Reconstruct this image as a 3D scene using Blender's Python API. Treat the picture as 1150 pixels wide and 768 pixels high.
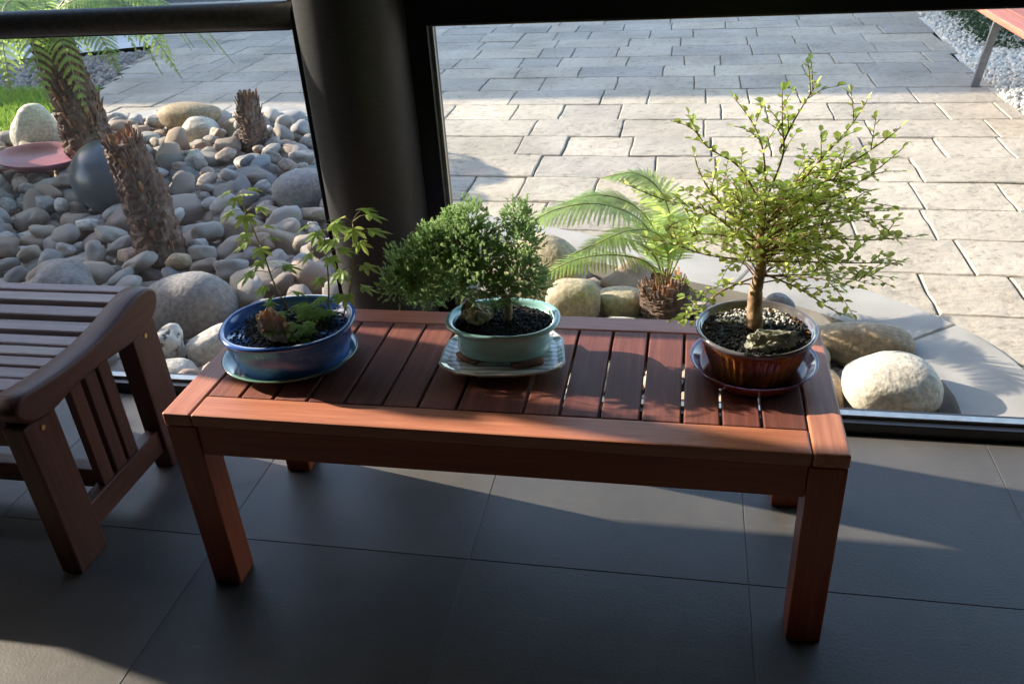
import bpy, bmesh, math, random
import numpy as np
from mathutils import Vector, Matrix, Euler, noise

for o in list(bpy.data.objects): bpy.data.objects.remove(o)
S = bpy.context.scene
C = S.collection
rnd = random.Random(7)

# ------------------------------------------------------------------ camera
def cam_axes(yaw, pit, rol):
    cy, sy = math.cos(yaw), math.sin(yaw)
    f = Vector((sy*math.cos(pit), cy*math.cos(pit), -math.sin(pit)))
    r = Vector((cy, -sy, 0)); u = r.cross(f)
    return r*math.cos(rol)+u*math.sin(rol), -r*math.sin(rol)+u*math.cos(rol), f
cam_d = bpy.data.cameras.new('camera'); cam = bpy.data.objects.new('camera', cam_d); C.objects.link(cam)
CR, CU, CF = cam_axes(-0.22066, 0.516777, -0.069221)
CPOS = Vector((0.98619, -1.22432, 1.35722))
m = Matrix((CR, CU, -CF)).transposed().to_4x4(); m.translation = CPOS
cam.matrix_world = m
cam_d.sensor_width = 36; cam_d.lens = 36*961.97/1150; cam_d.clip_start = .02; cam_d.clip_end = 400
S.camera = cam
def px(P):
    d = Vector(P)-CPOS; z = d.dot(CF)
    return (575+961.97*d.dot(CR)/z, 384-961.97*d.dot(CU)/z, z)

# ------------------------------------------------------------------ light
SUN = Vector((-1, .20, .44)).normalized()
el = math.asin(SUN.z)
W = bpy.data.worlds.new('World'); S.world = W; W.use_nodes = True
nt = W.node_tree; bg = nt.nodes['Background']
sky = nt.nodes.new('ShaderNodeTexSky'); sky.sky_type = 'NISHITA'; sky.sun_disc = False
sky.sun_elevation = el; sky.sun_rotation = math.atan2(SUN.x, SUN.y)
nt.links.new(sky.outputs[0], bg.inputs[0]); bg.inputs[1].default_value = .15
sl = bpy.data.lights.new('sun', 'SUN'); sl.energy = 3.05; sl.angle = math.radians(.5); sl.color = (1, .89, .73)
so = bpy.data.objects.new('sun', sl); C.objects.link(so); so.rotation_euler = SUN.to_track_quat('Z', 'Y').to_euler()
S.view_settings.view_transform = 'Standard'; S.view_settings.look = 'None'; S.view_settings.gamma = 1
S.view_settings.exposure = 2.2
S.render.engine = 'CYCLES'
S.render.resolution_x = 1024; S.render.resolution_y = 683
S.cycles.max_bounces = 10; S.cycles.transparent_max_bounces = 24

# ------------------------------------------------------------------ material helpers
def mat(name, rough=.5, metal=0, spec=.5):
    m_ = bpy.data.materials.new(name); m_.use_nodes = True
    b = m_.node_tree.nodes['Principled BSDF']
    b.inputs['Roughness'].default_value = rough; b.inputs['Metallic'].default_value = metal
    b.inputs['Specular IOR Level'].default_value = spec
    return m_, m_.node_tree, b
def N(t, typ, **kw):
    n = t.nodes.new(typ)
    for k, v in kw.items(): setattr(n, k, v)
    return n
def ramp(t, fac, cols, pos=None):
    n = t.nodes.new('ShaderNodeValToRGB'); e = n.color_ramp.elements
    pos = pos or [i/(len(cols)-1) for i in range(len(cols))]
    while len(e) < len(cols): e.new(.5)
    for i, (c, p) in enumerate(zip(cols, pos)): e[i].position = p; e[i].color = (*c, 1)
    t.links.new(fac, n.inputs[0]); return n.outputs[0]
def tex(t, scale, detail=4, vec=(1, 1, 1), kind='Object', rough=.55, shift=True):
    tc = N(t, 'ShaderNodeTexCoord'); mp = N(t, 'ShaderNodeMapping'); mp.inputs['Scale'].default_value = vec
    t.links.new(tc.outputs[kind], mp.inputs[0])
    if shift:
        oi = N(t, 'ShaderNodeObjectInfo'); mu = N(t, 'ShaderNodeMath', operation='MULTIPLY'); mu.inputs[1].default_value = 37
        t.links.new(oi.outputs['Random'], mu.inputs[0]); t.links.new(mu.outputs[0], mp.inputs['Location'])
    n = N(t, 'ShaderNodeTexNoise'); n.inputs['Scale'].default_value = scale; n.inputs['Detail'].default_value = detail
    n.inputs['Roughness'].default_value = rough
    t.links.new(mp.outputs[0], n.inputs['Vector']); return n.outputs['Fac']
def mix(t, fac, a, b, mode='MIX'):
    n = N(t, 'ShaderNodeMix', data_type='RGBA', blend_type=mode)
    for sock, v in ((0, fac), (6, a), (7, b)):
        if isinstance(v, (int, float)): n.inputs[sock].default_value = v
        elif isinstance(v, tuple): n.inputs[sock].default_value = (*v, 1)
        else: t.links.new(v, n.inputs[sock])
    return n.outputs[2]
def bump(t, b, h, strength=.3, dist=.01):
    n = N(t, 'ShaderNodeBump'); n.inputs['Strength'].default_value = strength; n.inputs['Distance'].default_value = dist
    t.links.new(h, n.inputs['Height']); t.links.new(n.outputs[0], b.inputs['Normal'])
def rng(t, fac, lo, hi):
    n = N(t, 'ShaderNodeMapRange'); n.inputs[3].default_value = lo; n.inputs[4].default_value = hi
    t.links.new(fac, n.inputs[0]); return n.outputs[0]

def wood(name, axis, cols, rough=.36, dirt=.28, spec=.4):
    m_, t, b = mat(name, rough, 0, spec)
    v = [26, 26, 26]; v[axis] = 1.3
    g = tex(t, 3.2, 7, tuple(v), rough=.65)
    v2 = [90, 90, 90]; v2[axis] = 4
    g2 = tex(t, 4, 4, tuple(v2))
    col = ramp(t, g, cols, [.25, .5, .72])
    oi = N(t, 'ShaderNodeObjectInfo')
    tone = ramp(t, oi.outputs['Random'], [(.72, .64, .66), (1.05, 1.0, .95), (.82, .74, .8), (1.12, 1.1, 1.02)])
    col = mix(t, 1, col, tone, 'MULTIPLY')
    blot = tex(t, 9, 5)
    col = mix(t, rng(t, blot, 0, dirt), col, (.07, .045, .045))
    t.links.new(col, b.inputs['Base Color'])
    t.links.new(rng(t, g2, rough-.08, rough+.22), b.inputs['Roughness'])
    bump(t, b, g2, .35, .0012); return m_
WD = [(.34, .115, .062), (.50, .20, .115), (.62, .28, .17)]
WS = [(.15, .052, .038), (.24, .080, .056), (.35, .13, .085)]
WC = [(.075, .028, .019), (.12, .045, .03), (.165, .066, .043)]
wood_x, wood_y, wood_z = [wood('merbau_rail_%s' % a, i, WD) for i, a in enumerate(('along', 'across', 'upright'))]
low_x, low_y, low_z = [wood('merbau_shaded_frame_%s' % a, i, [(.24, .050, .014), (.36, .075, .022), (.44, .115, .04)]) for i, a in enumerate(('along', 'across', 'upright'))]  # shaded copy of the rail timber: darker and redder for legs and aprons
slat_y = wood('merbau_slat', 1, WS, .50, .55, .22)
seat_x = wood('weathered_sheen_seat_timber', 0, [(.26, .20, .20), (.38, .31, .31), (.50, .43, .43)], .34, .25)  # weathered grey, paled further to stand in for sky sheen
ch_x, ch_y, ch_z = [wood('dark_stained_timber_%s' % a, i, WC, .38) for i, a in enumerate(('along', 'across', 'upright'))]
red_y = wood('red_bench_timber', 1, [(.32, .10, .06), (.42, .14, .09), (.5, .2, .13)], .5, .3)

def simple(name, cols, scale=8, rough=.6, metal=0, bs=0, bd=.005, detail=5, obj=0, spec=.5, vec=(1, 1, 1), pos=None):
    m_, t, b = mat(name, rough, metal, spec)
    f = tex(t, scale, detail, vec); col = ramp(t, f, cols, pos or [.3+.4*i/(len(cols)-1) for i in range(len(cols))])
    if obj:
        oi = N(t, 'ShaderNodeObjectInfo'); tn = ramp(t, oi.outputs['Random'], [(1-obj,)*3, (1+obj,)*3]); col = mix(t, 1, col, tn, 'MULTIPLY')
    t.links.new(col, b.inputs['Base Color'])
    if bs: bump(t, b, f, bs, bd)
    return m_
tile_m = None
def make_tile():
    m_, t, b = mat('charcoal_tile', .36, 0, .3)
    f = tex(t, 2.2, 6); f2 = tex(t, 170, 3)
    col = ramp(t, f, [(.074, .069, .064), (.112, .104, .096)], [.3, .7])
    ge = N(t, 'ShaderNodeNewGeometry'); col = mix(t, 1, col, ramp(t, ge.outputs['Random Per Island'], [(.82,)*3, (1.18,)*3]), 'MULTIPLY')
    dust = tex(t, 14, 8, rough=.75)
    scr = tex(t, 5, 6, (1, 14, 1), rough=.7); col = mix(t, ramp(t, scr, [(0, 0, 0), (.22, .22, .22)], [.60, .74]), col, (.24, .235, .22))
    col = mix(t, rng(t, dust, -.12, .22), col, (.17, .17, .165))
    t.links.new(col, b.inputs['Base Color'])
    t.links.new(rng(t, dust, .25, .62), b.inputs['Roughness'])
    bump(t, b, f2, .35, .0015); return m_
tile_m = make_tile()
grout_m = simple('grout', [(.10, .10, .10), (.15, .15, .15)], 40, .9)
black_m = simple('black_powder_coat', [(.006, .006, .007), (.011, .011, .012)], 60, .33, 0, .1, .0006)
alu_m = simple('aluminium_bead', [(.34, .33, .31), (.48, .47, .44)], 30, .32, .85)
rail_m = simple('dark_grey_metal_rail', [(.12, .115, .105), (.19, .18, .165)], 90, .42, .4, .15, .0008)
col_m = simple('brushed_steel_grey', [(.055, .056, .058), (.08, .081, .083)], 30, .5, .35, .12, .0006, vec=(1, 1, 14))
def glass(name, dirt):
    m_ = bpy.data.materials.new(name); m_.use_nodes = True; t = m_.node_tree; t.nodes.clear()
    out = N(t, 'ShaderNodeOutputMaterial'); tr = N(t, 'ShaderNodeBsdfTransparent'); gl = N(t, 'ShaderNodeBsdfGlossy'); df = N(t, 'ShaderNodeBsdfDiffuse')
    tr.inputs[0].default_value = (.985, .99, .99, 1); gl.inputs['Roughness'].default_value = .0
    df.inputs[0].default_value = (.75, .78, .82, 1)
    lw = N(t, 'ShaderNodeLayerWeight'); lw.inputs[0].default_value = .5
    pw = N(t, 'ShaderNodeMath', operation='POWER'); pw.inputs[1].default_value = 5; t.links.new(lw.outputs['Facing'], pw.inputs[0])
    fr = N(t, 'ShaderNodeMapRange'); fr.inputs[3].default_value = .035; fr.inputs[4].default_value = .07; t.links.new(pw.outputs[0], fr.inputs[0])
    a = N(t, 'ShaderNodeMixShader'); b = N(t, 'ShaderNodeMixShader')
    t.links.new(fr.outputs[0], a.inputs[0]); t.links.new(tr.outputs[0], a.inputs[1]); t.links.new(gl.outputs[0], a.inputs[2])
    n = tex(t, 3, 6, (1, 1, .6)); t.links.new(rng(t, n, dirt*.4, dirt*1.6), b.inputs[0])
    t.links.new(a.outputs[0], b.inputs[1]); t.links.new(df.outputs[0], b.inputs[2]); t.links.new(b.outputs[0], out.inputs[0]); return m_
glassL = glass('dusty_window_glass', .038); glassR = glass('window_glass', .011)

def stone_mat(name, cols, island=False, rough=.75):
    m_, t, b = mat(name, rough)
    if island: base = ramp(t, N(t, 'ShaderNodeNewGeometry').outputs['Random Per Island'], cols)
    else: base = ramp(t, N(t, 'ShaderNodeObjectInfo').outputs['Random'], cols)
    f = tex(t, 5, 6, rough=.65); f2 = tex(t, 60, 4); vein = tex(t, 3, 3, (1, 1, 4))
    c = mix(t, rng(t, f, 0, 1), base, (.72, .69, .66), 'MULTIPLY')
    c = mix(t, rng(t, f, .05, .85), c, base)
    c = mix(t, rng(t, vein, -.25, .5), c, (.3, .22, .16))
    sp = ramp(t, f2, [(.72, .72, .72), (1.12, 1.12, 1.1)], [.38, .62]); c = mix(t, 1, c, sp, 'MULTIPLY')
    t.links.new(c, b.inputs['Base Color']); bump(t, b, f2, .6, .006); return m_
G3 = [(.22, .19, .18), (.46, .43, .40), (.34, .25, .19), (.19, .195, .21), (.50, .40, .30), (.33, .32, .31), (.62, .57, .50), (.20, .17, .155), (.44, .30, .22), (.36, .38, .40)]
river_m = stone_mat('river_stone', G3); river_i = stone_mat('river_stone_mass', G3, True)
cream_m = stone_mat('cream_boulder', [(.62, .58, .48), (.68, .64, .54)])
tan_m = stone_mat('tan_boulder', [(.36, .31, .19), (.42, .36, .25)])
brn_m = stone_mat('brown_boulder', [(.36, .27, .16), (.33, .27, .19)])
greyb_m = stone_mat('grey_boulder', [(.22, .21, .21), (.25, .235, .225)])
white_m = stone_mat('white_rock', [(.58, .54, .48), (.62, .58, .5)])
def speck():
    m_, t, b = mat('speckled_rock', .8); f = tex(t, 38, 4)
    t.links.new(ramp(t, f, [(.08, .07, .065), (.5, .46, .4), (.62, .58, .52)], [.38, .47, .7]), b.inputs['Base Color']); bump(t, b, f, .5, .006); return m_
speck_m = speck()
soil_m = simple('bed_soil', [(.03, .028, .026), (.07, .06, .055)], 20, .95, bs=.6, bd=.02)
paver_m = None
def make_paver():
    m_, t, b = mat('sandstone_paver', .82)
    f = tex(t, 1.7, 8, rough=.6, shift=False); f2 = tex(t, 26, 6, rough=.7, shift=False); f3 = tex(t, 9, 3, (1, 3, 1), shift=False)
    at = N(t, 'ShaderNodeAttribute', attribute_name='tone')
    c = ramp(t, f, [(.28, .245, .19), (.385, .34, .27), (.46, .41, .335)], [.3, .5, .7])
    c = mix(t, 1, c, ramp(t, at.outputs['Fac'], [(.78, .78, .80), (1.08, 1.04, .98)]), 'MULTIPLY')
    c = mix(t, 1, c, ramp(t, f2, [(.62, .58, .52), (1, 1, 1), (1.06, 1.06, 1.05)], [.33, .45, .7]), 'MULTIPLY')
    t.links.new(c, b.inputs['Base Color'])
    ad = N(t, 'ShaderNodeMath', operation='ADD'); t.links.new(f2, ad.inputs[0]); t.links.new(f3, ad.inputs[1]); bump(t, b, ad.outputs[0], .55, .012); return m_
paver_m = make_paver()
edge_m = simple('smooth_concrete_edging', [(.21, .20, .18), (.30, .285, .26), (.35, .335, .305)], 3.5, .85, bs=.35, bd=.006, detail=9)
joint_m = simple('dark_joint_sand', [(.09, .08, .065), (.22, .19, .15)], 12, .95)
ground_m = simple('dry_ground', [(.16, .13, .10), (.3, .26, .21)], 9, .95, bs=.5, bd=.03)
road_m = simple('asphalt', [(.05, .052, .058), (.075, .077, .08)], 20, .9)
path_m = simple('pale_concrete', [(.48, .46, .42), (.6, .58, .54)], 3, .85)
gravel_m = simple('white_gravel', [(.42, .39, .33), (.7, .67, .6)], 30, .85)
chip_m = simple('brown_grey_gravel', [(.12, .10, .085), (.36, .31, .26)], 11, .9)
lawn_m = simple('lawn_soil', [(.06, .10, .02), (.12, .18, .04)], 12, .9)

def leafmat(name, a, b_, tr, tw=.45, rough=.45, sc=40):
    m_ = bpy.data.materials.new(name); m_.use_nodes = True; t = m_.node_tree; b = t.nodes['Principled BSDF']; out = t.nodes['Material Output']
    f = tex(t, sc, 2); col = ramp(t, f, [a, b_], [.35, .65]); t.links.new(col, b.inputs['Base Color']); b.inputs['Roughness'].default_value = rough
    b.inputs['Specular IOR Level'].default_value = .35
    tl = N(t, 'ShaderNodeBsdfTranslucent'); tc = ramp(t, f, [tuple(x*.7 for x in tr), tr], [.35, .65]); t.links.new(tc, tl.inputs[0])
    mx = N(t, 'ShaderNodeMixShader'); mx.inputs[0].default_value = tw
    t.links.new(b.outputs[0], mx.inputs[1]); t.links.new(tl.outputs[0], mx.inputs[2]); t.links.new(mx.outputs[0], out.inputs[0]); return m_
elm_leaf = leafmat('small_green_leaves', (.11, .22, .03), (.30, .44, .07), (.86, .95, .28), .6)
maple_leaf = leafmat('maple_leaves', (.12, .26, .04), (.24, .40, .07), (.75, .90, .25), .55)
juni_leaf = leafmat('juniper_needles', (.16, .33, .11), (.38, .54, .26), (.62, .80, .38), .42, .6, 25)
fern_leaf = leafmat('fern_pinnae', (.09, .18, .035), (.22, .36, .07), (.66, .84, .22), .52)
fern2_leaf = leafmat('tree_fern_pinnae', (.10, .19, .04), (.18, .30, .07), (.48, .66, .18), .48)
grass_m = leafmat('grass_blades', (.12, .24, .03), (.2, .34, .05), (.35, .5, .08), .4)
hedge_leaf = leafmat('hedge_leaves', (.022, .05, .022), (.04, .085, .035), (.06, .12, .04), .25)
bark_m = simple('flaky_bark', [(.12, .07, .04), (.30, .19, .11), (.46, .33, .22)], 45, .9, bs=1, bd=.006)
twig_m = simple('red_brown_twig', [(.12, .06, .04), (.22, .11, .07)], 60, .7)
green_twig = simple('green_brown_twig', [(.2, .12, .06), (.28, .3, .1)], 20, .6)
fibre_m = simple('fibrous_tree_fern_trunk', [(.05, .032, .024), (.13, .082, .06), (.24, .17, .13)], 16, .95, bs=.8, bd=.02, vec=(1, 1, .3))
fibre_tip = simple('rusty_frond_stubs', [(.16, .07, .035), (.36, .20, .11)], 22, .95)
granule_m = simple('black_akadama', [(.006, .006, .006), (.022, .021, .020)], 90, .7, spec=.35)
pumice_m = simple('white_pumice', [(.5, .48, .44), (.75, .72, .68)], 60, .8)

def glaze(name, cols, scale, rough=.12, vec=(1, 1, 1), run=None, coat=.6):
    m_, t, b = mat(name, rough); f = tex(t, scale, 6, vec, rough=.6)
    col = ramp(t, f, cols, [.3+.4*i/(len(cols)-1) for i in range(len(cols))])
    if run:
        f2 = tex(t, run[0], 4); col = mix(t, ramp(t, f2, [(0, 0, 0), (1, 1, 1)], run[2]), col, run[1])
    t.links.new(col, b.inputs['Base Color']); b.inputs['Coat Weight'].default_value = coat; b.inputs['Coat Roughness'].default_value = .08
    f3 = tex(t, 40, 3); bump(t, b, f3, .12, .003); return m_
blue_gl = glaze('cobalt_blue_glaze', [(.04, .10, .42), (.07, .19, .62), (.18, .36, .74)], 9, .18, (1, 1, 2.5), (30, (.28, .38, .6), [.62, .72]))
green_gl = glaze('mottled_green_glaze', [(.06, .16, .13), (.14, .28, .22), (.3, .42, .33)], 12)
teal_gl = glaze('pale_teal_glaze', [(.26, .52, .52), (.36, .64, .62), (.48, .72, .68)], 7, .2)
brown_gl = glaze('honey_brown_glaze', [(.09, .028, .009), (.30, .11, .022), (.46, .21, .05)], 16, .12, (1, 1, .35))
saucer_gl = glaze('oxblood_saucer_glaze', [(.09, .016, .008), (.17, .038, .018), (.22, .055, .03)], 8, .2, coat=.3)
saucer_rim = glaze('purple_rim_glaze', [(.06, .04, .12), (.12, .09, .24)], 10, .1)
brown_rim = glaze('slate_rim_glaze', [(.07, .05, .05), (.17, .17, .2)], 10, .1)
def plate_mat():
    m_, t, b = mat('white_plate_dark_brush_lines', .15); tc = N(t, 'ShaderNodeTexCoord'); w = N(t, 'ShaderNodeTexWave', bands_direction='Y')
    w.inputs['Scale'].default_value = 19; w.inputs['Distortion'].default_value = 1.2; w.inputs['Detail'].default_value = 3; w.inputs['Detail Scale'].default_value = 1.5
    t.links.new(tc.outputs['Object'], w.inputs[0])
    c = ramp(t, w.outputs['Fac'], [(.10, .12, .15), (.62, .65, .64), (.70, .72, .70)], [.03, .12, .5]); t.links.new(c, b.inputs['Base Color']); b.inputs['Coat Weight'].default_value = .5; return m_
plate_m = plate_mat()
plate_edge = simple('cream_glaze', [(.55, .55, .5), (.66, .66, .6)], 20, .25)
cork_m = simple('rough_terracotta', [(.16, .07, .05), (.34, .18, .13)], 60, .9, bs=.8, bd=.004)
ochre_rock = simple('ochre_rock', [(.22, .17, .09), (.46, .37, .20), (.60, .54, .38)], 40, .9, bs=1, bd=.006)
orange_rock = simple('orange_craggy_rock', [(.62, .34, .14), (.84, .58, .30), (.92, .76, .52)], 45, .9, bs=1, bd=.006)
grey_rock = simple('grey_green_rock', [(.14, .14, .12), (.28, .27, .22), (.46, .43, .34)], 35, .9, bs=1, bd=.006)
ball_m = simple('charcoal_ceramic', [(.055, .062, .07), (.085, .09, .1)], 6, .28, bs=.05, bd=.003)
dish_m = simple('dusty_pink_glaze', [(.30, .11, .15), (.42, .18, .23)], 8, .35)
wallp = simple('painted_plaster', [(.06, .057, .054), (.08, .077, .074)], 6, .85)
darkwall = simple('charcoal_panel', [(.07, .07, .07), (.1, .1, .1)], 10, .7)
brick_m = simple('brown_brickwork', [(.2, .12, .09), (.32, .2, .15)], 8, .9)
fence_m = simple('weathered_paling', [(.14, .11, .09), (.24, .2, .16)], 14, .9, vec=(6, 6, .6))
steel_m = simple('grey_painted_steel', [(.10, .105, .12), (.16, .165, .18)], 30, .45, .3)
brass_m = simple('brass_screw', [(.5, .36, .14), (.62, .46, .2)], 30, .35, .9)

# ------------------------------------------------------------------ mesh helpers
class MB:
    def __init__(s): s.v = []; s.f = []; s.mi = []; s.sm = []
    def add(s, v, f, mi=0, sm=False):
        o = len(s.v); s.v += [tuple(p) for p in v]; s.f += [tuple(i+o for i in q) for q in f]; s.mi += [mi]*len(f); s.sm += [sm]*len(f)
    def build(s, name, mats, parent=None, loc=None):
        me = bpy.data.meshes.new(name); me.from_pydata(s.v, [], s.f); me.update()
        for m_ in (mats if isinstance(mats, (list, tuple)) else [mats]): me.materials.append(m_)
        me.polygons.foreach_set('material_index', s.mi); me.polygons.foreach_set('use_smooth', s.sm)
        o = bpy.data.objects.new(name, me); C.objects.link(o)
        if parent: o.parent = parent
        if loc: o.location = loc
        return o
def tag(o, label, cat, group=None):
    o['label'] = label; o['category'] = cat
    if group: o['group'] = group
    return o
def struct(o): o['kind'] = 'structure'; return o
def stuff(o, label=None, cat=None):
    o['kind'] = 'stuff'
    if label: o['label'] = label
    if cat: o['category'] = cat
    return o
def thing(name, label, cat, loc=(0, 0, 0), group=None):
    o = bpy.data.objects.new(name, None); o.empty_display_size = .1; C.objects.link(o); o.location = loc
    return tag(o, label, cat, group)
def box(x0, x1, y0, y1, z0, z1, bev=.003, seg=2):
    bm = bmesh.new(); bmesh.ops.create_cube(bm, size=1)
    for v in bm.verts: v.co = Vector(((x0+x1)/2+v.co.x*(x1-x0), (y0+y1)/2+v.co.y*(y1-y0), (z0+z1)/2+v.co.z*(z1-z0)))
    if bev: bmesh.ops.bevel(bm, geom=bm.edges[:], offset=bev, segments=seg, profile=.5, affect='EDGES')
    v = [tuple(p.co) for p in bm.verts]; bm.verts.index_update(); f = [tuple(p.index for p in q.verts) for q in bm.faces]; bm.free(); return v, f
def boxo(name, dims, m_, parent=None, bev=.003):
    b = MB(); b.add(*box(*dims, bev=bev)); return b.build(name, m_, parent)
def ring_mesh(rings, close_ends=True):
    n = len(rings[0]); v = [p for r in rings for p in r]; f = []
    for i in range(len(rings)-1):
        for j in range(n):
            k = (j+1) % n; f.append((i*n+j, i*n+k, (i+1)*n+k, (i+1)*n+j))
    if close_ends: f.append(tuple(range(n-1, -1, -1))); f.append(tuple((len(rings)-1)*n+j for j in range(n)))
    return v, f
def tube(pts, rad, n=7, wob=0):
    pts = [Vector(p) for p in pts]
    if isinstance(rad, (int, float)): rad = [rad]*len(pts)
    rings = []; up = Vector((.13, .31, 1)).normalized()
    for i, p in enumerate(pts):
        d = (pts[min(i+1, len(pts)-1)]-pts[max(i-1, 0)])
        d = d.normalized() if d.length > 1e-9 else Vector((0, 0, 1))
        a = d.cross(up); a = a.normalized() if a.length > 1e-4 else Vector((1, 0, 0)); b = d.cross(a)
        r = []
        for j in range(n):
            t = 2*math.pi*j/n; q = rad[i]*(1+(rnd.uniform(-wob, wob) if wob else 0)); r.append(p+(a*math.cos(t)+b*math.sin(t))*q)
        rings.append(r)
    return ring_mesh(rings)
def lathe(prof, n=64, sx=1, sy=1, mod=None, cap=True, power=2):
    rings = []
    for i, (r, z) in enumerate(prof):
        rg = []
        for j in range(n):
            t = 2*math.pi*j/n; q = r*(mod(i, t) if mod else 1)
            c, s_ = math.cos(t), math.sin(t)
            e = 2/power; x = math.copysign(abs(c)**e, c); y = math.copysign(abs(s_)**e, s_)
            rg.append((q*sx*x, q*sy*y, z))
        rings.append(rg)
    return ring_mesh(rings, cap)
def ico(sub):
    bm = bmesh.new(); bmesh.ops.create_icosphere(bm, subdivisions=sub, radius=1); bm.verts.index_update()
    v = [p.co.copy() for p in bm.verts]; f = [tuple(p.index for p in q.verts) for q in bm.faces]; bm.free(); return v, f
ICO3 = ico(3); ICO4 = ico(4); ICO1 = ico(1); ICO2 = ico(2)
def rock_vf(seed, sc, amp=.22, fine=.0, src=ICO3, freq=1.0, power=1.0):
    o = Vector((seed*13.1, seed*7.7, seed*3.3)); out = []
    for p in src[0]:
        q = Vector([math.copysign(abs(c)**power, c) for c in p])
        k = 1+amp*noise.noise(p*freq+o)+fine*noise.noise(p*freq*4+o)
        if fine: k += fine*.6*abs(noise.noise(p*freq*9+o))
        out.append((q.x*k*sc[0], q.y*k*sc[1], q.z*k*sc[2]))
    return out, src[1]
def xf(v, M): return [tuple(M @ Vector(p)) for p in v]

# ------------------------------------------------------------------ SETTING: interior floor (tiles laid as one sheet)
fl = MB(); P = .603
for i in range(-8, 8):
    for j in range(-7, 1):
        x0 = -.055+P*i; y0 = .138+P*j; y1 = min(y0+P, .70)
        if y1-y0 < .05: continue
        fl.add(*box(x0+.0011, x0+P-.0011, y0+.0011, y1-.0011, -.03, 0, .0006, 1))
fl.add([(-4.9, -4.2, -.0012), (4.9, -4.2, -.0012), (4.9, .70, -.0012), (-4.9, .70, -.0012)], [(0, 1, 2, 3)], 1)
struct(fl.build('floor', [tile_m, grout_m]))

# ground sheet to horizon
g = MB(); g.add([(-150, .78, -.16), (150, .78, -.16), (150, 220, -.16), (-150, 220, -.16)], [(0, 1, 2, 3)])
g.add([(-150, -150, -.165), (150, -150, -.165), (150, .9, -.165), (-150, .9, -.165)], [(0, 1, 2, 3)])
struct(g.build('ground', ground_m))

def inpoly(x, y, poly):
    c = False; j = len(poly)-1
    for i in range(len(poly)):
        xi, yi = poly[i]; xj, yj = poly[j]
        if (yi > y) != (yj > y) and x < (xj-xi)*(y-yi)/(yj-yi)+xi: c = not c
        j = i
    return c
def smoothline(pts, k=8):
    out = []
    for i in range(len(pts)-1):
        p0 = pts[max(i-1, 0)]; p1 = pts[i]; p2 = pts[i+1]; p3 = pts[min(i+2, len(pts)-1)]
        for s_ in range(k):
            t = s_/k
            out.append(tuple(.5*((2*p1[a])+(-p0[a]+p2[a])*t+(2*p0[a]-5*p1[a]+4*p2[a]-p3[a])*t*t+(-p0[a]+3*p1[a]-3*p2[a]+p3[a])*t**3) for a in range(len(p1))))
    out.append(tuple(pts[-1])); return out
# stone bed outline (world metres), open towards the window
edge_in = smoothline([(-3.55, .8), (-3.6, 2.2), (-3.35, 3.35), (-2.6, 3.95), (-1.9, 4.05), (-1.42, 3.9), (-1.2, 3.55), (-.93, 2.9), (-.35, 2.3), (.3, 1.97), (.84, 1.74), (1.37, 1.50), (1.66, 1.24), (1.75, 1.0), (1.74, .80)])
bed = edge_in+[(1.74, .78), (-3.55, .78)]
b = MB(); b.add([(x, y, -.13) for x, y in bed], [tuple(range(len(bed)))[::-1]]); struct(b.build('stone_bed_soil', soil_m))
# smooth edging strip
def offset_line(ln, d):
    out = []
    for i, p in enumerate(ln):
        a = Vector(ln[max(i-1, 0)]); c = Vector(ln[min(i+1, len(ln)-1)]); t = (c-a).normalized(); n = Vector((-t.y, t.x))
        dd = d(p) if callable(d) else d
        out.append((p[0]+n.x*dd, p[1]+n.y*dd))
    return out
wid = lambda p: .22+.03*max(0, min(1, (p[0]-0)/1.4))
edge_out = offset_line(edge_in, wid)
b = MB(); nE = len(edge_in)
vv = [(x, y, -.038) for x, y in edge_in]+[(x, y, -.038) for x, y in edge_out]+[(x, y, -.15) for x, y in edge_in]+[(x, y, -.09) for x, y in edge_out]
ff = [(i, i+1, nE+i+1, nE+i) for i in range(nE-1)]+[(2*nE+i, 2*nE+i+1, i+1, i) for i in range(nE-1)]+[(nE+i, nE+i+1, 3*nE+i+1, 3*nE+i) for i in range(nE-1)]
b.add(vv, [q[::-1] for q in ff]); struct(b.build('concrete_edging', edge_m))
b = MB(); acc = 0; nxt = .35
for i in range(1, nE):
    a_ = Vector(edge_in[i-1]); c_ = Vector(edge_in[i]); L0 = (c_-a_).length
    if acc+L0 > nxt:
        t_ = (nxt-acc)/L0; p_ = a_.lerp(c_, t_); q_ = Vector(edge_out[i-1]).lerp(Vector(edge_out[i]), t_); d_ = (c_-a_).normalized()*.005
        mid = [p_.lerp(q_, k/5)+d_*noise.noise(Vector((k*1.7, i, 0))) for k in range(6)]
        b.add([(*(m_-d_), -.0365) for m_ in mid]+[(*(m_+d_), -.0365) for m_ in mid], [(k, k+6, k+7, k+1)[::-1] for k in range(5)]); nxt += .62
    acc += L0
struct(b.build('edging_joints', joint_m))
edge_poly = edge_out+[(1.74, .5), (-3.5, .5)]

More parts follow.
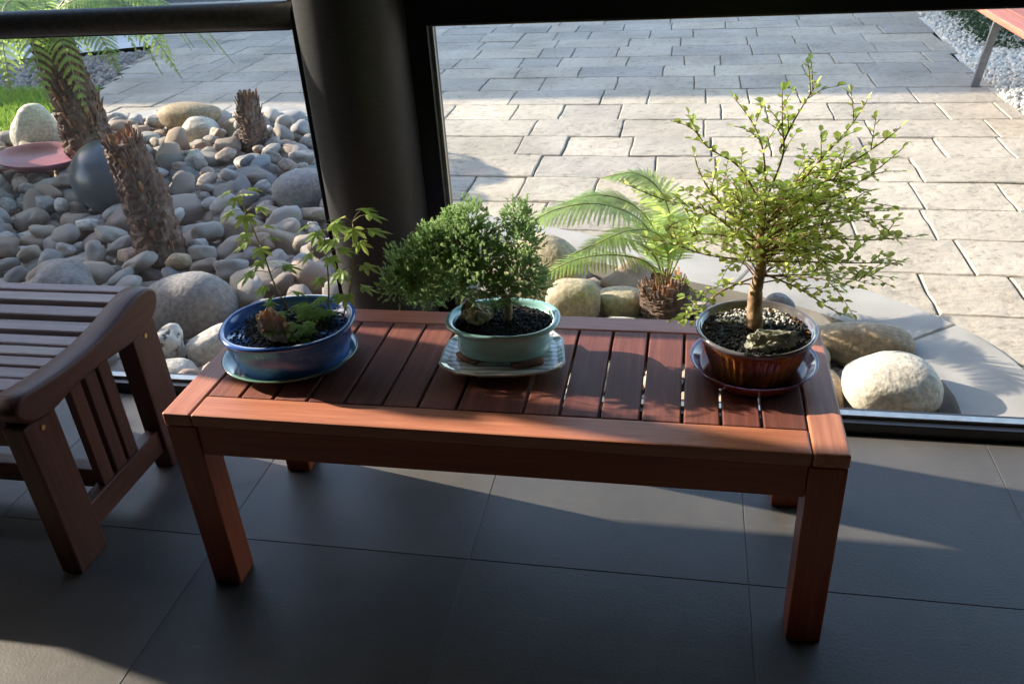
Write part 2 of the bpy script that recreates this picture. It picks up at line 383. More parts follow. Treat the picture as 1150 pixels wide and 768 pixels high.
# paving: real slabs in random ashlar rows, clipped by region
pave_poly = [(2.20, .70), (2.62, 2.6), (2.78, 4.0), (2.80, 5.2), (2.86, 6.3), (2.95, 9.5), (-5.6, 9.5), (-4.05, 6.45), (-3.55, 4.95), (-3.30, 4.35), (-3.0, 3.9), (-3.0, .70)]
pave_poly = [(3.3, .70), (2.85, 2.6), (2.79, 4.0), (2.80, 5.2), (2.86, 6.3), (2.95, 9.5), (-5.6, 9.5), (-4.05, 6.45), (-3.55, 4.95), (-3.4, 3.95), (-3.0, 3.4), (-3.0, .70)]
def clip_convexish(poly, region, keep_inside):
    return poly
pv = MB(); tones = []
def slab(bm_, x0, x1, y0, y1, tone):
    # subdivided slab with slightly irregular outline and crumbled arris
    nx = max(2, int((x1-x0)/.07)); ny = max(2, int((y1-y0)/.07))
    g_ = .0035; e = .006
    xs = [x0+g_, x0+g_+e]+[x0+g_+e+(x1-x0-2*g_-2*e)*k/nx for k in range(1, nx)]+[x1-g_-e, x1-g_]
    ys = [y0+g_, y0+g_+e]+[y0+g_+e+(y1-y0-2*g_-2*e)*k/ny for k in range(1, ny)]+[y1-g_-e, y1-g_]
    v = []; dz = rnd.uniform(-.003, .003); tx = rnd.uniform(-.006, .006); ty = rnd.uniform(-.006, .006)
    for jy, y in enumerate(ys):
        for ix, x in enumerate(xs):
            rim = ix in (0, len(xs)-1) or jy in (0, len(ys)-1)
            wx = .007*noise.noise(Vector((x*9, y*9, 1)))+.004*noise.noise(Vector((x*31, y*31, 1))); wy = .007*noise.noise(Vector((x*9, y*9, 5)))+.004*noise.noise(Vector((x*31, y*31, 5)))
            z = -.05+dz+tx*(x-x0)+ty*(y-y0)+.003*noise.noise(Vector((x*14, y*14, 9)))-(.005+.006*noise.noise(Vector((x*25, y*25, 3))) if rim else 0)
            X, Y = x+wx, y+wy
            v.append((X, Y-.028*(X-.6), z))
    n = len(xs); f = [(j*n+i, j*n+i+1, (j+1)*n+i+1, (j+1)*n+i) for j in range(len(ys)-1) for i in range(n-1)]
    # skirt
    per = [i for i in range(n)]+[j*n+n-1 for j in range(1, len(ys))]+[(len(ys)-1)*n+i for i in range(n-2, -1, -1)]+[j*n for j in range(len(ys)-2, 0, -1)]
    o = len(v); v += [(v[i][0], v[i][1], -.085) for i in per]; m_ = len(per)
    f += [(per[k], o+k, o+(k+1) % m_, per[(k+1) % m_]) for k in range(m_)]
    # keep faces inside the paved region and outside the bed edging
    f2 = []
    for q in f:
        cx = sum(v[i][0] for i in q)/4; cy = sum(v[i][1] for i in q)/4
        if inpoly(cx, cy, pave_poly) and not inpoly(cx, cy, edge_poly2): f2.append(q)
    if f2:
        bm_.add(v, f2, 0, False); tones.extend([tone]*len(v))
edge_poly2 = offset_line(edge_in, lambda p: wid(p)-.10)+[(1.74, .5), (-3.5, .5)]
rows = [.70, .90, 1.21, 1.52, 1.84, 2.16, 2.49, 2.83, 3.18, 3.52, 3.86, 4.21, 4.58, 4.95, 5.28, 5.62, 5.98, 6.32, 6.68, 7.0, 7.4, 7.8, 8.2, 8.6, 9.0, 9.4]
rp = random.Random(21)
for ri in range(len(rows)-1):
    x = -6+rp.uniform(0, .5)
    while x < 4.2:
        w_ = rp.choice([.26, .3, .36, .42, .46, .52, .6]); slab(pv, x, x+w_, rows[ri], rows[ri+1], rp.random()); x += w_
po = pv.build('paving', paver_m); at = po.data.attributes.new('tone', 'FLOAT', 'POINT'); at.data.foreach_set('value', tones); struct(po)
b = MB(); jp = [(x, y, -.066) for x, y in pave_poly]; b.add(jp, [tuple(range(len(jp)))]); 
struct(b.build('paving_joint_bed', joint_m))
# (joint sheet also lies under the bed but well above its soil: cut it away with the bed mesh drawn as separate region)
bpy.data.objects.remove(bpy.data.objects['paving_joint_bed'])
def grid_region(name, m_, z, poly, holes, step, bounds):
    b = MB(); x0, x1, y0, y1 = bounds; nx = int((x1-x0)/step); ny = int((y1-y0)/step); f = []; v = []
    for j in range(ny+1):
        for i in range(nx+1): v.append((x0+i*step, y0+j*step, z))
    for j in range(ny):
        for i in range(nx):
            cx = x0+(i+.5)*step; cy = y0+(j+.5)*step
            if inpoly(cx, cy, poly) and not any(inpoly(cx, cy, h) for h in holes): f.append((j*(nx+1)+i, j*(nx+1)+i+1, (j+1)*(nx+1)+i+1, (j+1)*(nx+1)+i))
    b.add(v, f); return struct(b.build(name, m_))
hole = offset_line(edge_in, lambda p: .10)+[(1.80, .5), (-3.6, .5)]
grid_region('paving_joint_bed', joint_m, -.0685, pave_poly, [hole], .05, (-6, 3.6, .72, 9.5))

# lawn, gravel, path, road on the far left; gravel on the right
def sheet(name, pts, z, m_):
    b = MB(); b.add([(x, y, z) for x, y in pts], [tuple(range(len(pts)))]); o = b.build(name, m_)
    n = o.data.polygons[0].normal
    if n.z < 0: o.data.flip_normals()
    return struct(o)
lawn_p = [(-3.3, 3.35), (-3.45, 3.98), (-3.58, 4.95), (-4.51, 4.98), (-5.4, 5.0), (-7.5, 4.6), (-7.5, 1.2), (-3.7, 1.2), (-3.8, 2.3)]
grav_p = [(-3.55, 4.9), (-4.02, 6.55), (-5.3, 6.1), (-9, 4.9), (-9, 3.2), (-5.4, 4.9)]
sheet('lawn', lawn_p, -.085, lawn_m)
sheet('gravel_bed', [(-3.45, 4.6), (-4.1, 6.7), (-5.3, 6.25), (-10, 4.7), (-10, 2.0), (-5.4, 4.6)], -.10, chip_m)
sheet('footpath', [(-3.7, 6.9), (-5.35, 6.15), (-12, 3.2), (-12, 4.2), (-6.0, 7.1), (-3.9, 8.0)], -.06, path_m)
sheet('road', [(-3.9, 7.9), (-6.0, 7.0), (-30, -3), (-40, 10), (-14, 22), (3, 26)], -.09, road_m)
sheet('footpath_far', [(-8.2, 9.2), (-9.6, 10.6), (-2.5, 16), (-1.0, 14.5)], -.05, path_m)
sheet('white_gravel_bed', [(2.80, 3.0), (2.76, 4.0), (2.79, 5.2), (2.86, 6.3), (2.93, 9.4), (9, 9.4), (9, 3.0)], -.055, gravel_m)

def pebble_stuff(name, poly, bounds, n, r0, r1, z, m_, label, seed, test=None):
    rr = random.Random(seed); b = MB(); k = 0
    while k < n:
        x = rr.uniform(bounds[0], bounds[1]); y = rr.uniform(bounds[2], bounds[3])
        if not inpoly(x, y, poly) or (test and not test(x, y)): continue
        k += 1; r = rr.uniform(r0, r1); M = Matrix.Translation((x, y, z+r*.2)) @ Euler((rr.random()*6, rr.random()*6, rr.random()*6)).to_matrix().to_4x4() @ Matrix.Diagonal((r, r*.75, r*.6, 1))
        b.add(xf(OCT[0], M), OCT[1], 0, False)
    return stuff(b.build(name, m_), label, 'gravel')
bmo = bmesh.new(); bmesh.ops.create_icosphere(bmo, subdivisions=1, radius=1); bmo.verts.index_update()
OCT = ([p.co.copy() for p in bmo.verts], [tuple(p.index for p in q.verts) for q in bmo.faces]); bmo.free()
wg = [(2.82, 3.0), (2.79, 4.0), (2.82, 5.2), (2.88, 6.3), (2.95, 8.0), (4.2, 8.0), (4.2, 3.0)]
pebble_stuff('white_gravel', wg, (2.7, 3.9, 3.1, 7.5), 5200, .012, .026, -.052, gravel_m, 'loose white gravel around the red bench and hedge', 3)
pebble_stuff('brown_gravel', [(-3.6, 5.0), (-4.05, 6.5), (-5.3, 6.1), (-6.6, 5.4), (-6.6, 4.4), (-5.4, 4.95)], (-6.6, -3.5, 4.4, 6.6), 1500, .02, .05, -.095, chip_m, 'brown grey gravel strip between lawn and footpath', 4)

# grass
b = MB(); rg = random.Random(5); k = 0
while k < 15000:
    x = rg.uniform(-5.6, -3.2); y = rg.uniform(3.3, 5.0)
    if not inpoly(x, y, lawn_p): continue
    k += 1; h = rg.uniform(.03, .075); a = rg.random()*6.28; w_ = .004; lx, ly = rg.uniform(-.03, .03), rg.uniform(-.03, .03)
    ca, sa = math.cos(a)*w_, math.sin(a)*w_
    b.add([(x-ca, y-sa, -.085), (x+ca, y+sa, -.085), (x+lx*.4+ca*.6, y+ly*.4+sa*.6, -.085+h*.6), (x+lx, y+ly, -.085+h), (x+lx*.4-ca*.6, y+ly*.4-sa*.6, -.085+h*.6)], [(0, 1, 2, 3, 4)])
stuff(b.build('grass', grass_m), 'sunlit green lawn grass beyond the river stones', 'grass')

# ------------------------------------------------------------------ building: column, windows, ceiling, side wall
c = MB(); c.add(*lathe([(.124, -.0), (.124, 2.7)], 96), 0, True)
col = c.build('column', col_m, None, (.238, .700, 0)); tag(col, 'round grey metal column between the two window frames', 'column')
col.data.polygons[-1].use_smooth = False

def window(name, label, x0, x1, stile_in, gm, right):
    t = thing(name, label, 'window', ((x0+x1)/2, .735, 0)); 
    def pt(nm, d, m_, bev=.002):
        o = boxo(nm, d, m_, None, bev); o.parent = t; o.location = -Vector(t.location); return o
    pt('sill', (x0, x1, .705, .775, -.02, .034), black_m)
    pt('glazing_channel', (x0+.05, x1, .728, .752, .034, .043), alu_m, .001)
    a, b_ = stile_in
    pt('stile', (a, b_, .703, .773, .0345, 2.10), black_m)
    oth = (x1-.05, x1) if right else (x0, x0+.05)
    pt('stile', (oth[0], oth[1], .703, .773, .0345, 2.10), black_m)
    if right:
        pt('transom', (b_+.001, oth[0]-.001, .69, .775, 1.036, 1.15), black_m, .006)
        pt('glazing_bead', (b_+.0005, b_+.008, .722, .73, .045, 1.034), alu_m, .001)
        gx = (b_+.0, oth[0])
    else:
        pt('transom', (oth[1]+.001, a-.001, .70, .775, 1.036, 1.066), black_m, .004)
        o = MB(); o.add(*tube([(oth[1], .688, 1.072), (a+.02, .688, 1.072)], .030, 24), 0, True); o = o.build('handrail', rail_m); o.parent = t; o.location = -Vector(t.location)
        gx = (oth[1], a)
    pt('glass_pane', (gx[0], gx[1], .738, .742, .043, 1.036), gm, 0)
    pt('upper_glass_pane', (gx[0], gx[1], .738, .742, 1.15 if right else 1.10, 2.10), gm, 0)
    pt('head_frame', (x0, x1, .703, .773, 2.102, 2.69), black_m)
    return t
window('window', 'left black framed window looking onto the river stone bed', -2.6, .137, (.088, .137), glassL, False)
window('window', 'right wide black framed window looking onto the stone paving', .362, 3.9, (.362, .410), glassR, True)
ce = boxo('ceiling', (-4.9, 4.9, -4.0, .80, 2.7, 2.9), wallp, None, 0); struct(ce)
w_ = boxo('back_wall', (-4.9, 4.9, -4.15, -4.0, 0, 2.7), wallp, None, 0); tag(w_, 'pale plaster wall behind the camera', 'wall')
w_ = boxo('side_wall', (4.75, 4.9, -4.0, .70, 0, 2.7), wallp, None, 0); tag(w_, 'pale plaster wall at the right end of the room', 'wall')

w_ = boxo('blocker', (.2, 4.9, .81, 1.7, 2.42, 2.56), darkwall, None, 0); tag(w_, 'added unseen eave over the windows outside', 'roof')  # unseen slab added outside to cut the skylight entering the room
# unseen left wall added to mask the sun; openings set the lit patches
sw = MB()
X0, X1 = -2.32, -2.2
yw = .20
for ys, z0, z1 in ((.315, .83, .96), (.362, .83, .97), (.416, 1.06, 1.22)):     # slits added to let thin sun streaks through
    sw.add(*box(X0, X1, yw, ys-.010, 0, 1.40, .0)); sw.add(*box(X0, X1, ys-.0099, ys+.0099, 0, z0, .0)); sw.add(*box(X0, X1, ys-.0099, ys+.0099, z1, 1.40, .0)); yw = ys+.010
sw.add(*box(X0, X1, yw, .599, 0, 1.40, .0))
sw.add(*box(X0, X1, .60, .698, 0, 1.70, .0))
sw.add(*box(X1+.001, -1.45, .665, .698, 0, 1.60, .0))
sw.add(*box(X0, X1, -4.0, .70, 2.612, 2.698, .0))
sw.add(*box(X0, X1, -4.0, -.10, 0, 2.61, .0))
tag(sw.build('sun_mask_wall', darkwall), 'unseen dark wall added at the left end to shape the sunlight', 'wall')

# ------------------------------------------------------------------ display table
T = thing('slatted_table', 'low red brown slatted timber table holding the three bonsai', 'table')
L, Dp, H = 1.279, .461, .45
boxo('front_rail', (.0615, 1.2165, 0, .070, H-.028, H), wood_x, T, .004)
boxo('back_rail', (.0615, 1.2165, .400, Dp, H-.028, H), wood_x, T, .004)
boxo('end_board', (0, .0600, 0, Dp, H-.028, H+.0005), wood_y, T, .004)
boxo('end_board', (1.218, L, 0, Dp, H-.028, H+.0005), wood_y, T, .004)
gx = [.0600, .132, .203, .275, .351, .429, .501, .577, .706, .775, .849, .924, .999, 1.068, 1.139, 1.218]
for i in range(15):
    boxo('slat', (gx[i]+.0028, gx[i+1]-.0028, .0715, .3985, H-.024, H-.0005), slat_y, T, .0025)
boxo('apron', (.066, 1.213, .004, .026, H-.098, H-.0285), low_x, T, .002)
boxo('apron', (.066, 1.213, Dp-.026, Dp-.004, H-.098, H-.0285), low_x, T, .002)
boxo('side_apron', (.004, .026, .068, Dp-.068, H-.098, H-.0285), wood_y, T, .002)
boxo('side_apron', (L-.026, L-.004, .068, Dp-.068, H-.098, H-.0285), wood_y, T, .002)
boxo('cross_batten', (.575, .625, .027, Dp-.027, H-.075, H-.0245), wood_y, T, .002)
for sx in (0, 1):
    for sy in (0, 1):
        lx = .001 if sx == 0 else L-.001-.064; ly = .001 if sy == 0 else Dp-.001-.064
        boxo('leg', (lx, lx+.064, ly, ly+.064, 0, H-.0287), low_z, T, .003)

# ------------------------------------------------------------------ neighbouring slatted bench with wavy end
Bn = thing('slatted_bench', 'dark stained garden bench with a wavy end board and slatted seat', 'bench', (-.9, .22, 0))
def bp(name, d, m_, bev=.003):
    o = boxo(name, d, m_, Bn, bev); o.location = -Vector(Bn.location); return o
prof = [(-.022, .452), (.004, .468), (.052, .463), (.13, .455), (.203, .453), (.266, .455), (.338, .465), (.397, .477), (.444, .483), (.484, .477), (.505, .452), (.494, .422), (.469, .402), (.413, .386), (.35, .385), (.27, .394), (.192, .398), (.13, .396), (.068, .389), (.018, .394), (-.015, .415), (-.028, .438)]
def wavy(x0, x1):
    pr = smoothline(prof+[prof[0]], 3)[:-1]; n = len(pr); bev = .009
    cy = sum(p[0] for p in pr)/n; cz = sum(p[1] for p in pr)/n
    off = offset_line(pr+[pr[0]], -0.0)
    rings = []
    pts = [Vector(p) for p in pr]
    nrm = []
    for i in range(n):
        t = (pts[(i+1) % n]-pts[i-1]).normalized(); nrm.append(Vector((-t.y, t.x)))
    # clockwise or not: make normals point outward
    if (nrm[0].dot(pts[0]-Vector((cy, cz)))) < 0: nrm = [-q for q in nrm]
    for xx, ins in ((x0, bev), (x0+bev*.3, bev*.3), (x0+bev, 0), (x1-bev, 0), (x1-bev*.3, bev*.3), (x1, bev)):
        rings.append([(xx, *(pts[i]-nrm[i]*ins)) for i in range(n)])
    return ring_mesh(rings)
for xa, xb in ((-.372, -.308), (-1.56, -1.50)):
    b = MB(); b.add(*wavy(xa, xb), 0, True); o = b.build('end_board', ch_y, Bn); o.location = -Vector(Bn.location)
    for q in (o.data.polygons[-1], o.data.polygons[-2]): q.use_smooth = False
    xl0, xl1 = (xa+.004, xb-.008)
    for (ya, yb) in ((-.018, .080), (.374, .474)):
        b = MB(); zt = .398
        b.add(*box(xl0, xl1, ya, yb, 0, zt, .004)); o = b.build('leg', ch_z, Bn); o.location = -Vector(Bn.location)
        sc = MB(); yy = (ya+yb)/2; sc.add(*tube([(xl1-.002, yy, .372), (xl1+.002, yy, .372)], [.0065, .006], 12), 0, False); s_ = sc.build('screw', brass_m, o)
    for yc in (.170, .224, .274):
        bp('baluster', (xl0+.016, xl1-.016, yc-.020, yc+.020, .11, .400), ch_z)
    bp('side_rail', (xl0+.008, xl1-.01, .081, .373, .052, .118), ch_y)
yb_ = [(.505, .468), (.455, .410), (.400, .352), (.342, .294), (.284, .242), (.234, .196), (.188, .150), (.142, .100), (.092, .045), (.036, -.012)]
for (a_, b2) in yb_[1:] if False else yb_:
    yc = (a_+b2)/2; 
    zt = .462 if .05 < yc < .42 else .466
    zt = float(np.interp(yc, [0, .05, .13, .27, .34, .4, .45, .49], [.452, .452, .446, .446, .455, .466, .472, .468]))
    bp('seat_slat', (-1.499, -.373, b2, a_, zt-.02, zt), seat_x, .004)
bp('front_rail', (-1.499, -.373, .004, .030, .335, .432), ch_x)
bp('back_rail', (-1.499, -.373, .43, .455, .335, .440), ch_x)
bp('stretcher', (-1.51, -.353, .205, .245, .060, .115), ch_x)

# ------------------------------------------------------------------ pots
def soil_disc(a, b_, z, power=2, seed=1, gr=650, white=None, bump_=.006):
    m_ = MB(); rr = random.Random(seed); n = 48; rings = []
    for k in range(7):
        q = 1-k/6.5
        rings.append([(a*q*math.cos(t)*1, b_*q*math.sin(t), z+bump_*(1-q*q)+.002*noise.noise(Vector((q*9*math.cos(t), q*9*math.sin(t), seed)))) for t in [2*math.pi*j/n for j in range(n)]])
    v, f = ring_mesh(rings, False); m_.add(v, f+[tuple(6*n+j for j in range(n))])
    for k in range(gr):
        t = rr.random()*6.283; q = math.sqrt(rr.random())*.97; x = a*q*math.cos(t); y = b_*q*math.sin(t); r = rr.uniform(.0018, .0042)
        M = Matrix.Translation((x, y, z+bump_*(1-q*q)+r*.3)) @ Euler((rr.random()*6, rr.random()*6, rr.random()*6)).to_matrix().to_4x4() @ Matrix.Diagonal((r, r*.8, r*.7, 1))
        mi = 1 if (white and white(x, y, rr)) else 0
        m_.add(xf(OCT[0], M), OCT[1], mi, False)
    return m_
def leaf_quad(b, p, d, n, ln, w, mi=0, fold=.25):
    d = d.normalized(); s_ = d.cross(n)
    if s_.length < 1e-4: s_ = d.cross(Vector((1, 0, .2)))
    s_.normalize(); n = s_.cross(d).normalized()
    P_ = [p, p+d*ln*.3+s_*w*.45+n*w*fold, p+d*ln*.7+s_*w*.42+n*w*fold*.8, p+d*ln, p+d*ln*.7-s_*w*.42+n*w*fold*.8, p+d*ln*.3-s_*w*.45+n*w*fold]
    b.add(P_, [(0, 1, 2, 3), (0, 3, 4, 5)], mi)

# --- 1. blue oval pot with young maples
def ell_pot(name, prof_, sx, sy, mats, parent, power=2.0, mod=None, n=80, midx=None):
    b = MB(); v, f = lathe(prof_, n, sx, sy, mod, True, power); b.add(v, f, 0, True)
    o = b.build(name, mats, parent)
    if midx:
        for i, q in enumerate(o.data.polygons):
            r_ = i//n; q.material_index = midx(r_)
    return o
def rot_thing(t, rz): t.rotation_euler = (0, 0, rz)
sau = ell_pot('saucer', [(.05, 0), (.085, .0), (.092, .003), (.118, .012), (.136, .021), (.140, .0245), (.137, .026), (.128, .022), (.110, .013), (.085, .008), (.04, .007)], 1.02, .90, green_gl, None)
sau.location = (.183, .216, H); sau.rotation_euler = (0, 0, .22); tag(sau, 'mottled green glazed saucer under the blue pot', 'saucer')
P1 = thing('potted_maple', 'blue oval bonsai pot with thin young maple seedlings', 'bonsai', (.190, .218, H+.0075)); rot_thing(P1, .22)
ell_pot('pot', [(.06, 0), (.113, 0), (.118, .002), (.119, .010), (.117, .014), (.126, .045), (.133, .076), (.138, .080), (.1395, .085), (.137, .089), (.130, .089), (.127, .085), (.124, .073)], 1.0, .86, blue_gl, P1, 2.25)
soil_disc(.125, .107, .070, seed=11, gr=1500).build('soil', [granule_m, pumice_m], P1)
st = MB(); mf = MB(); rm = random.Random(12)
def maple(b, p, d, n, sz):
    d = d.normalized(); s_ = d.cross(n).normalized(); n = s_.cross(d).normalized()
    for a_, l in ((0, 1), (.75, .85), (-.75, .85), (1.5, .55), (-1.5, .55)):
        dd = d*math.cos(a_)+s_*math.sin(a_)-n*.22; leaf_quad(b, p, dd, n, sz*l, sz*.30, 0, .12)
def stem(pts, r0, leaves):
    pts = smoothline(pts, 5); k = len(pts); st.add(*tube(pts, [r0*(1-.6*i/k) for i in range(k)], 6), 0, True)
    for t, az, sz, drop in leaves:
        p = Vector(pts[min(k-1, int(t*(k-1)))]); d = Vector((math.cos(az), math.sin(az), .35-drop)); e = p+d*sz*.7
        st.add(*tube([p, p+d*sz*.35+Vector((0, 0, .004)), e], .0007, 4), 0, True); maple(mf, e, Vector((d.x, d.y, -.25-drop)), Vector((0, 0, 1)), sz)
Rz = Matrix.Rotation(-.22, 3, 'Z')
def loc1(x, y, z):  # world -> pot frame
    q = Rz @ (Vector((x, y, z))-Vector((.190, .218, H+.0075))); return tuple(q)
stem([loc1(.175, .27, .53), loc1(.150, .27, .60), loc1(.145, .26, .68), loc1(.135, .25, .76), loc1(.128, .25, .81)], .0022,
     [(1, .3, .030, .0), (1, 3.3, .028, 0), (.99, 4.6, .030, .1), (.8, 4.9, .04, .3), (.8, 3.6, .038, .1), (.8, .1, .036, .1), (.55, 5.0, .036, .2), (.55, .8, .034, 0), (.55, 3.2, .04, .1), (.36, .2, .045, 0), (.36, 3.4, .05, .1), (.36, 2, .04, 0), (.15, .7, .04, .1), (.15, 3.0, .03, .1), (.68, 4.3, .034, .2), (.68, .6, .034, .1), (.45, 4.4, .03, .1), (.25, 3.9, .034, .1), (.9, 1.6, .028, 0)])
stem([loc1(.25, .29, .53), loc1(.262, .29, .60), loc1(.272, .285, .68), loc1(.275, .28, .73)], .0022,
     [(1, 5.8, .042, .1), (1, 2.9, .038, .1), (1, .6, .034, 0), (.99, 4.4, .036, .2), (.6, .1, .042, 0), (.6, 3.3, .042, .1), (.6, 5.2, .034, .2), (.35, 1.2, .03, 0), (.25, 5.7, .03, 0), (.8, 4.9, .034, .2), (.8, 1.9, .034, 0), (.45, 4.2, .032, .1), (.45, 5.9, .036, .1)])
stem([loc1(.29, .27, .53), loc1(.31, .27, .58), loc1(.335, .26, .65), loc1(.345, .26, .71), loc1(.35, .26, .75)], .0022,
     [(1, .2, .045, 0), (1, .9, .040, -.2), (1, 2.8, .036, .1), (.95, 4.9, .04, .3), (.75, .3, .05, -.1), (.75, 3.3, .045, .1), (.75, 5.4, .035, .2), (.5, 5.9, .038, 0), (.5, 3.9, .04, .2), (.3, .1, .04, .1), (.3, 4.6, .035, .2)])
for k in range(46):   # low seedlings and moss around the rocks
    a_ = rm.random()*6.28; q = rm.uniform(.3, .9); cx, cy = .10*q*math.cos(a_), .085*q*math.sin(a_)
    if k < 12: cx, cy = rm.choice((rm.uniform(-.05, -.025), rm.uniform(.02, .05))), rm.uniform(-.075, -.03)
    elif k < 28: cx, cy = rm.uniform(.02, .10), rm.uniform(.0, .07)
    h = rm.uniform(.006, .035); st.add(*tube([(cx, cy, .07), (cx+.003, cy, .072+h)], .0007, 4), 0, True)
    for j in range(3): maple(mf, Vector((cx+.003, cy, .074+h)), Vector((math.cos(a_+j*2.1), math.sin(a_+j*2.1), -.1)), Vector((0, 0, 1)), rm.uniform(.012, .026))
st.build('stems', green_twig, P1); mf.build('foliage', maple_leaf, P1)
def crag(name, m_, loc, sc, seed, label, rot=(0, 0, 0), amp=.5, fine=.22):
    b = MB(); rk = random.Random(seed); pls = [(Vector((rk.gauss(0, 1), rk.gauss(0, 1), rk.gauss(0, 1))).normalized(), rk.uniform(.55, .85)) for _ in range(13)]; v = []; f = ICO4[1]
    for p in ICO4[0]:
        q = p.copy()
        for n_, d_ in pls:
            e = q.dot(n_)
            if e > d_: q = q-n_*(e-d_)*.95
        q *= 1+fine*noise.noise(p*4+Vector((seed, 0, 0)))+fine*.5*noise.noise(p*11+Vector((seed, 3, 0))); v.append((q.x*sc[0]*1.3, q.y*sc[1]*1.3, q.z*sc[2]*1.3))
    b.add(v, f, 0, False); o = b.build(name, m_, None, loc); o.rotation_euler = rot; return tag(o, label, 'rock')
crag('decorative_rock', orange_rock, (.194, .158, .566), (.024, .019, .040), 3, 'upright orange craggy rock in the blue pot', (.15, -.25, .3))

# --- 2. teal pot with juniper, on plate
pl = MB()
oct_ = [(-.118, -.055), (-.105, -.072), (-.06, -.089), (0, -.094), (.06, -.089), (.105, -.072), (.118, -.055), (.118, .055), (.100, .078), (-.100, .078), (-.118, .055)]
oct_ = [(-.128, -.05), (-.118, -.066), (-.085, -.088), (-.04, -.098), (.03, -.098), (.085, -.088), (.118, -.070), (.128, -.05), (.124, .0), (.121, .045), (.098, .080), (-.098, .080), (-.121, .045), (-.126, 0)]
def prs(levels, mi):
    rings = [[(x*s_, y*s_, z) for x, y in oct_] for s_, z in levels]; v, f = ring_mesh(rings, True); pl.add(v, f, mi, False)
rings = [[(x*s_, y*s_, z) for x, y in oct_] for s_, z in ((.42, 0), (.50, 0), (.52, .006), (.9, .016), (1.0, .0215), (1.0, .0255), (.965, .026), (.88, .0205), (.5, .0175))]
v, f = ring_mesh(rings, True); nO = len(oct_); pl.add(v, f, 0, False)
po_ = pl.build('plate', [plate_m, plate_edge], None, (.636, .256, H)); po_.rotation_euler = (0, 0, .10)
for i, q in enumerate(po_.data.polygons): q.material_index = 0 if (i//nO >= 6 or i == len(po_.data.polygons)-1) and i != len(po_.data.polygons)-2 else 1
tag(po_, 'white octagonal plate with dark brush lines under the teal pot', 'plate')
for k, (dx, dy, rz, lb) in enumerate(((-.066, -.040, -.5, 'left rough terracotta foot under the teal pot, the darker one'), (.056, -.048, .32, 'right rough terracotta foot under the teal pot, the longer one'))):
    b = MB(); v, f = rock_vf(k+5, (.036 if k else .030, .014, .0062), .15, .06, ICO3, 1.2, .75); b.add(v, f, 0, True); o = b.build('pot_foot', cork_m, None, (.636+dx, .262+dy, H+.0245)); o.rotation_euler = (0, 0, rz); tag(o, lb, 'pot foot')
P2 = thing('potted_juniper', 'pale teal oval pot with a dense leaning green juniper', 'bonsai', (.636, .268, H+.029)); rot_thing(P2, .06)
ell_pot('pot', [(.05, .0), (.092, .0), (.095, .002), (.096, .010), (.092, .013), (.093, .018), (.096, .040), (.102, .055), (.113, .058), (.1165, .0615), (.1165, .0655), (.112, .068), (.104, .066), (.1005, .060), (.098, .052)], 1.0, .74, teal_gl, P2, 2.3)
soil_disc(.101, .074, .054, seed=21, gr=1100, bump_=.008).build('soil', [granule_m, pumice_m], P2)
jt = MB(); jl = MB(); rj = random.Random(31)
def loc2(x, y, z): q = Matrix.Rotation(-.06, 3, 'Z') @ (Vector((x, y, z))-Vector((.636, .268, H+.029))); return Vector(q)
tr = smoothline([loc2(.645, .265, .535), loc2(.650, .268, .57), loc2(.635, .275, .60), loc2(.60, .28, .63), loc2(.575, .29, .67), loc2(.55, .30, .70)], 4)
jt.add(*tube(tr, [.009*(1-.55*i/len(tr)) for i in range(len(tr))], 9, .15), 0, True)
clumps = [(.445, .30, .645, .046), (.418, .28, .612, .038), (.492, .30, .665, .046), (.445, .33, .585, .040), (.483, .29, .60, .042), (.552, .30, .69, .046), (.565, .34, .726, .038), (.61, .28, .665, .046), (.672, .31, .69, .042), (.662, .35, .726, .034), (.682, .27, .640, .046), (.595, .25, .632, .044), (.535, .27, .640, .050), (.53, .34, .712, .034), (.640, .25, .612, .032), (.70, .30, .605, .028), (.495, .33, .69, .032), (.60, .33, .695, .028)]
for (cx, cy, cz, r) in clumps:
    c_ = loc2(cx, cy, cz); s0 = min((Vector(p) for p in tr), key=lambda p: (p-c_).length)
    jt.add(*tube([s0, s0.lerp(c_, .5)+Vector((0, 0, .008)), c_], [.0035, .002, .001], 5), 0, True)
    for k in range(int(430*(r/.05)**2)):
        d = Vector((rj.gauss(0, 1), rj.gauss(0, 1), rj.gauss(0, 1)+.15)).normalized(); lump = 1+.5*noise.noise(d*2.2+Vector((cx*50, 0, 0)))
        p = c_+d*r*lump*rj.uniform(.45, 1.05); ax = (d+Vector((0, 0, .55))+Vector((rj.uniform(-.4, .4), rj.uniform(-.4, .4), rj.uniform(-.3, .3)))).normalized()
        u_ = ax.orthogonal().normalized(); w_ = ax.cross(u_); ln = rj.uniform(.008, .015)
        for s_ in range(8):
            t = rj.random()*6.28; o_ = u_*math.cos(t)+w_*math.sin(t); q0 = p+ax*ln*(s_/8); dd = (o_*.9+ax*.9).normalized()*rj.uniform(.0045, .0075)
            sd = ax.cross(o_).normalized()*.0016
            jl.add([q0-sd, q0+sd, q0+dd], [(0, 1, 2)]); jl.add([q0-o_.cross(sd).normalized()*.0016, q0+o_.cross(sd).normalized()*.0016, q0+dd], [(0, 1, 2)])
jt.build('trunk', bark_m, P2); jl.build('foliage', juni_leaf, P2)
crag('decorative_rock', ochre_rock, (.583, .262, .552), (.027, .022, .029), 8, 'blocky ochre rock at the left of the teal pot', (.1, .15, .2), .4, .2)

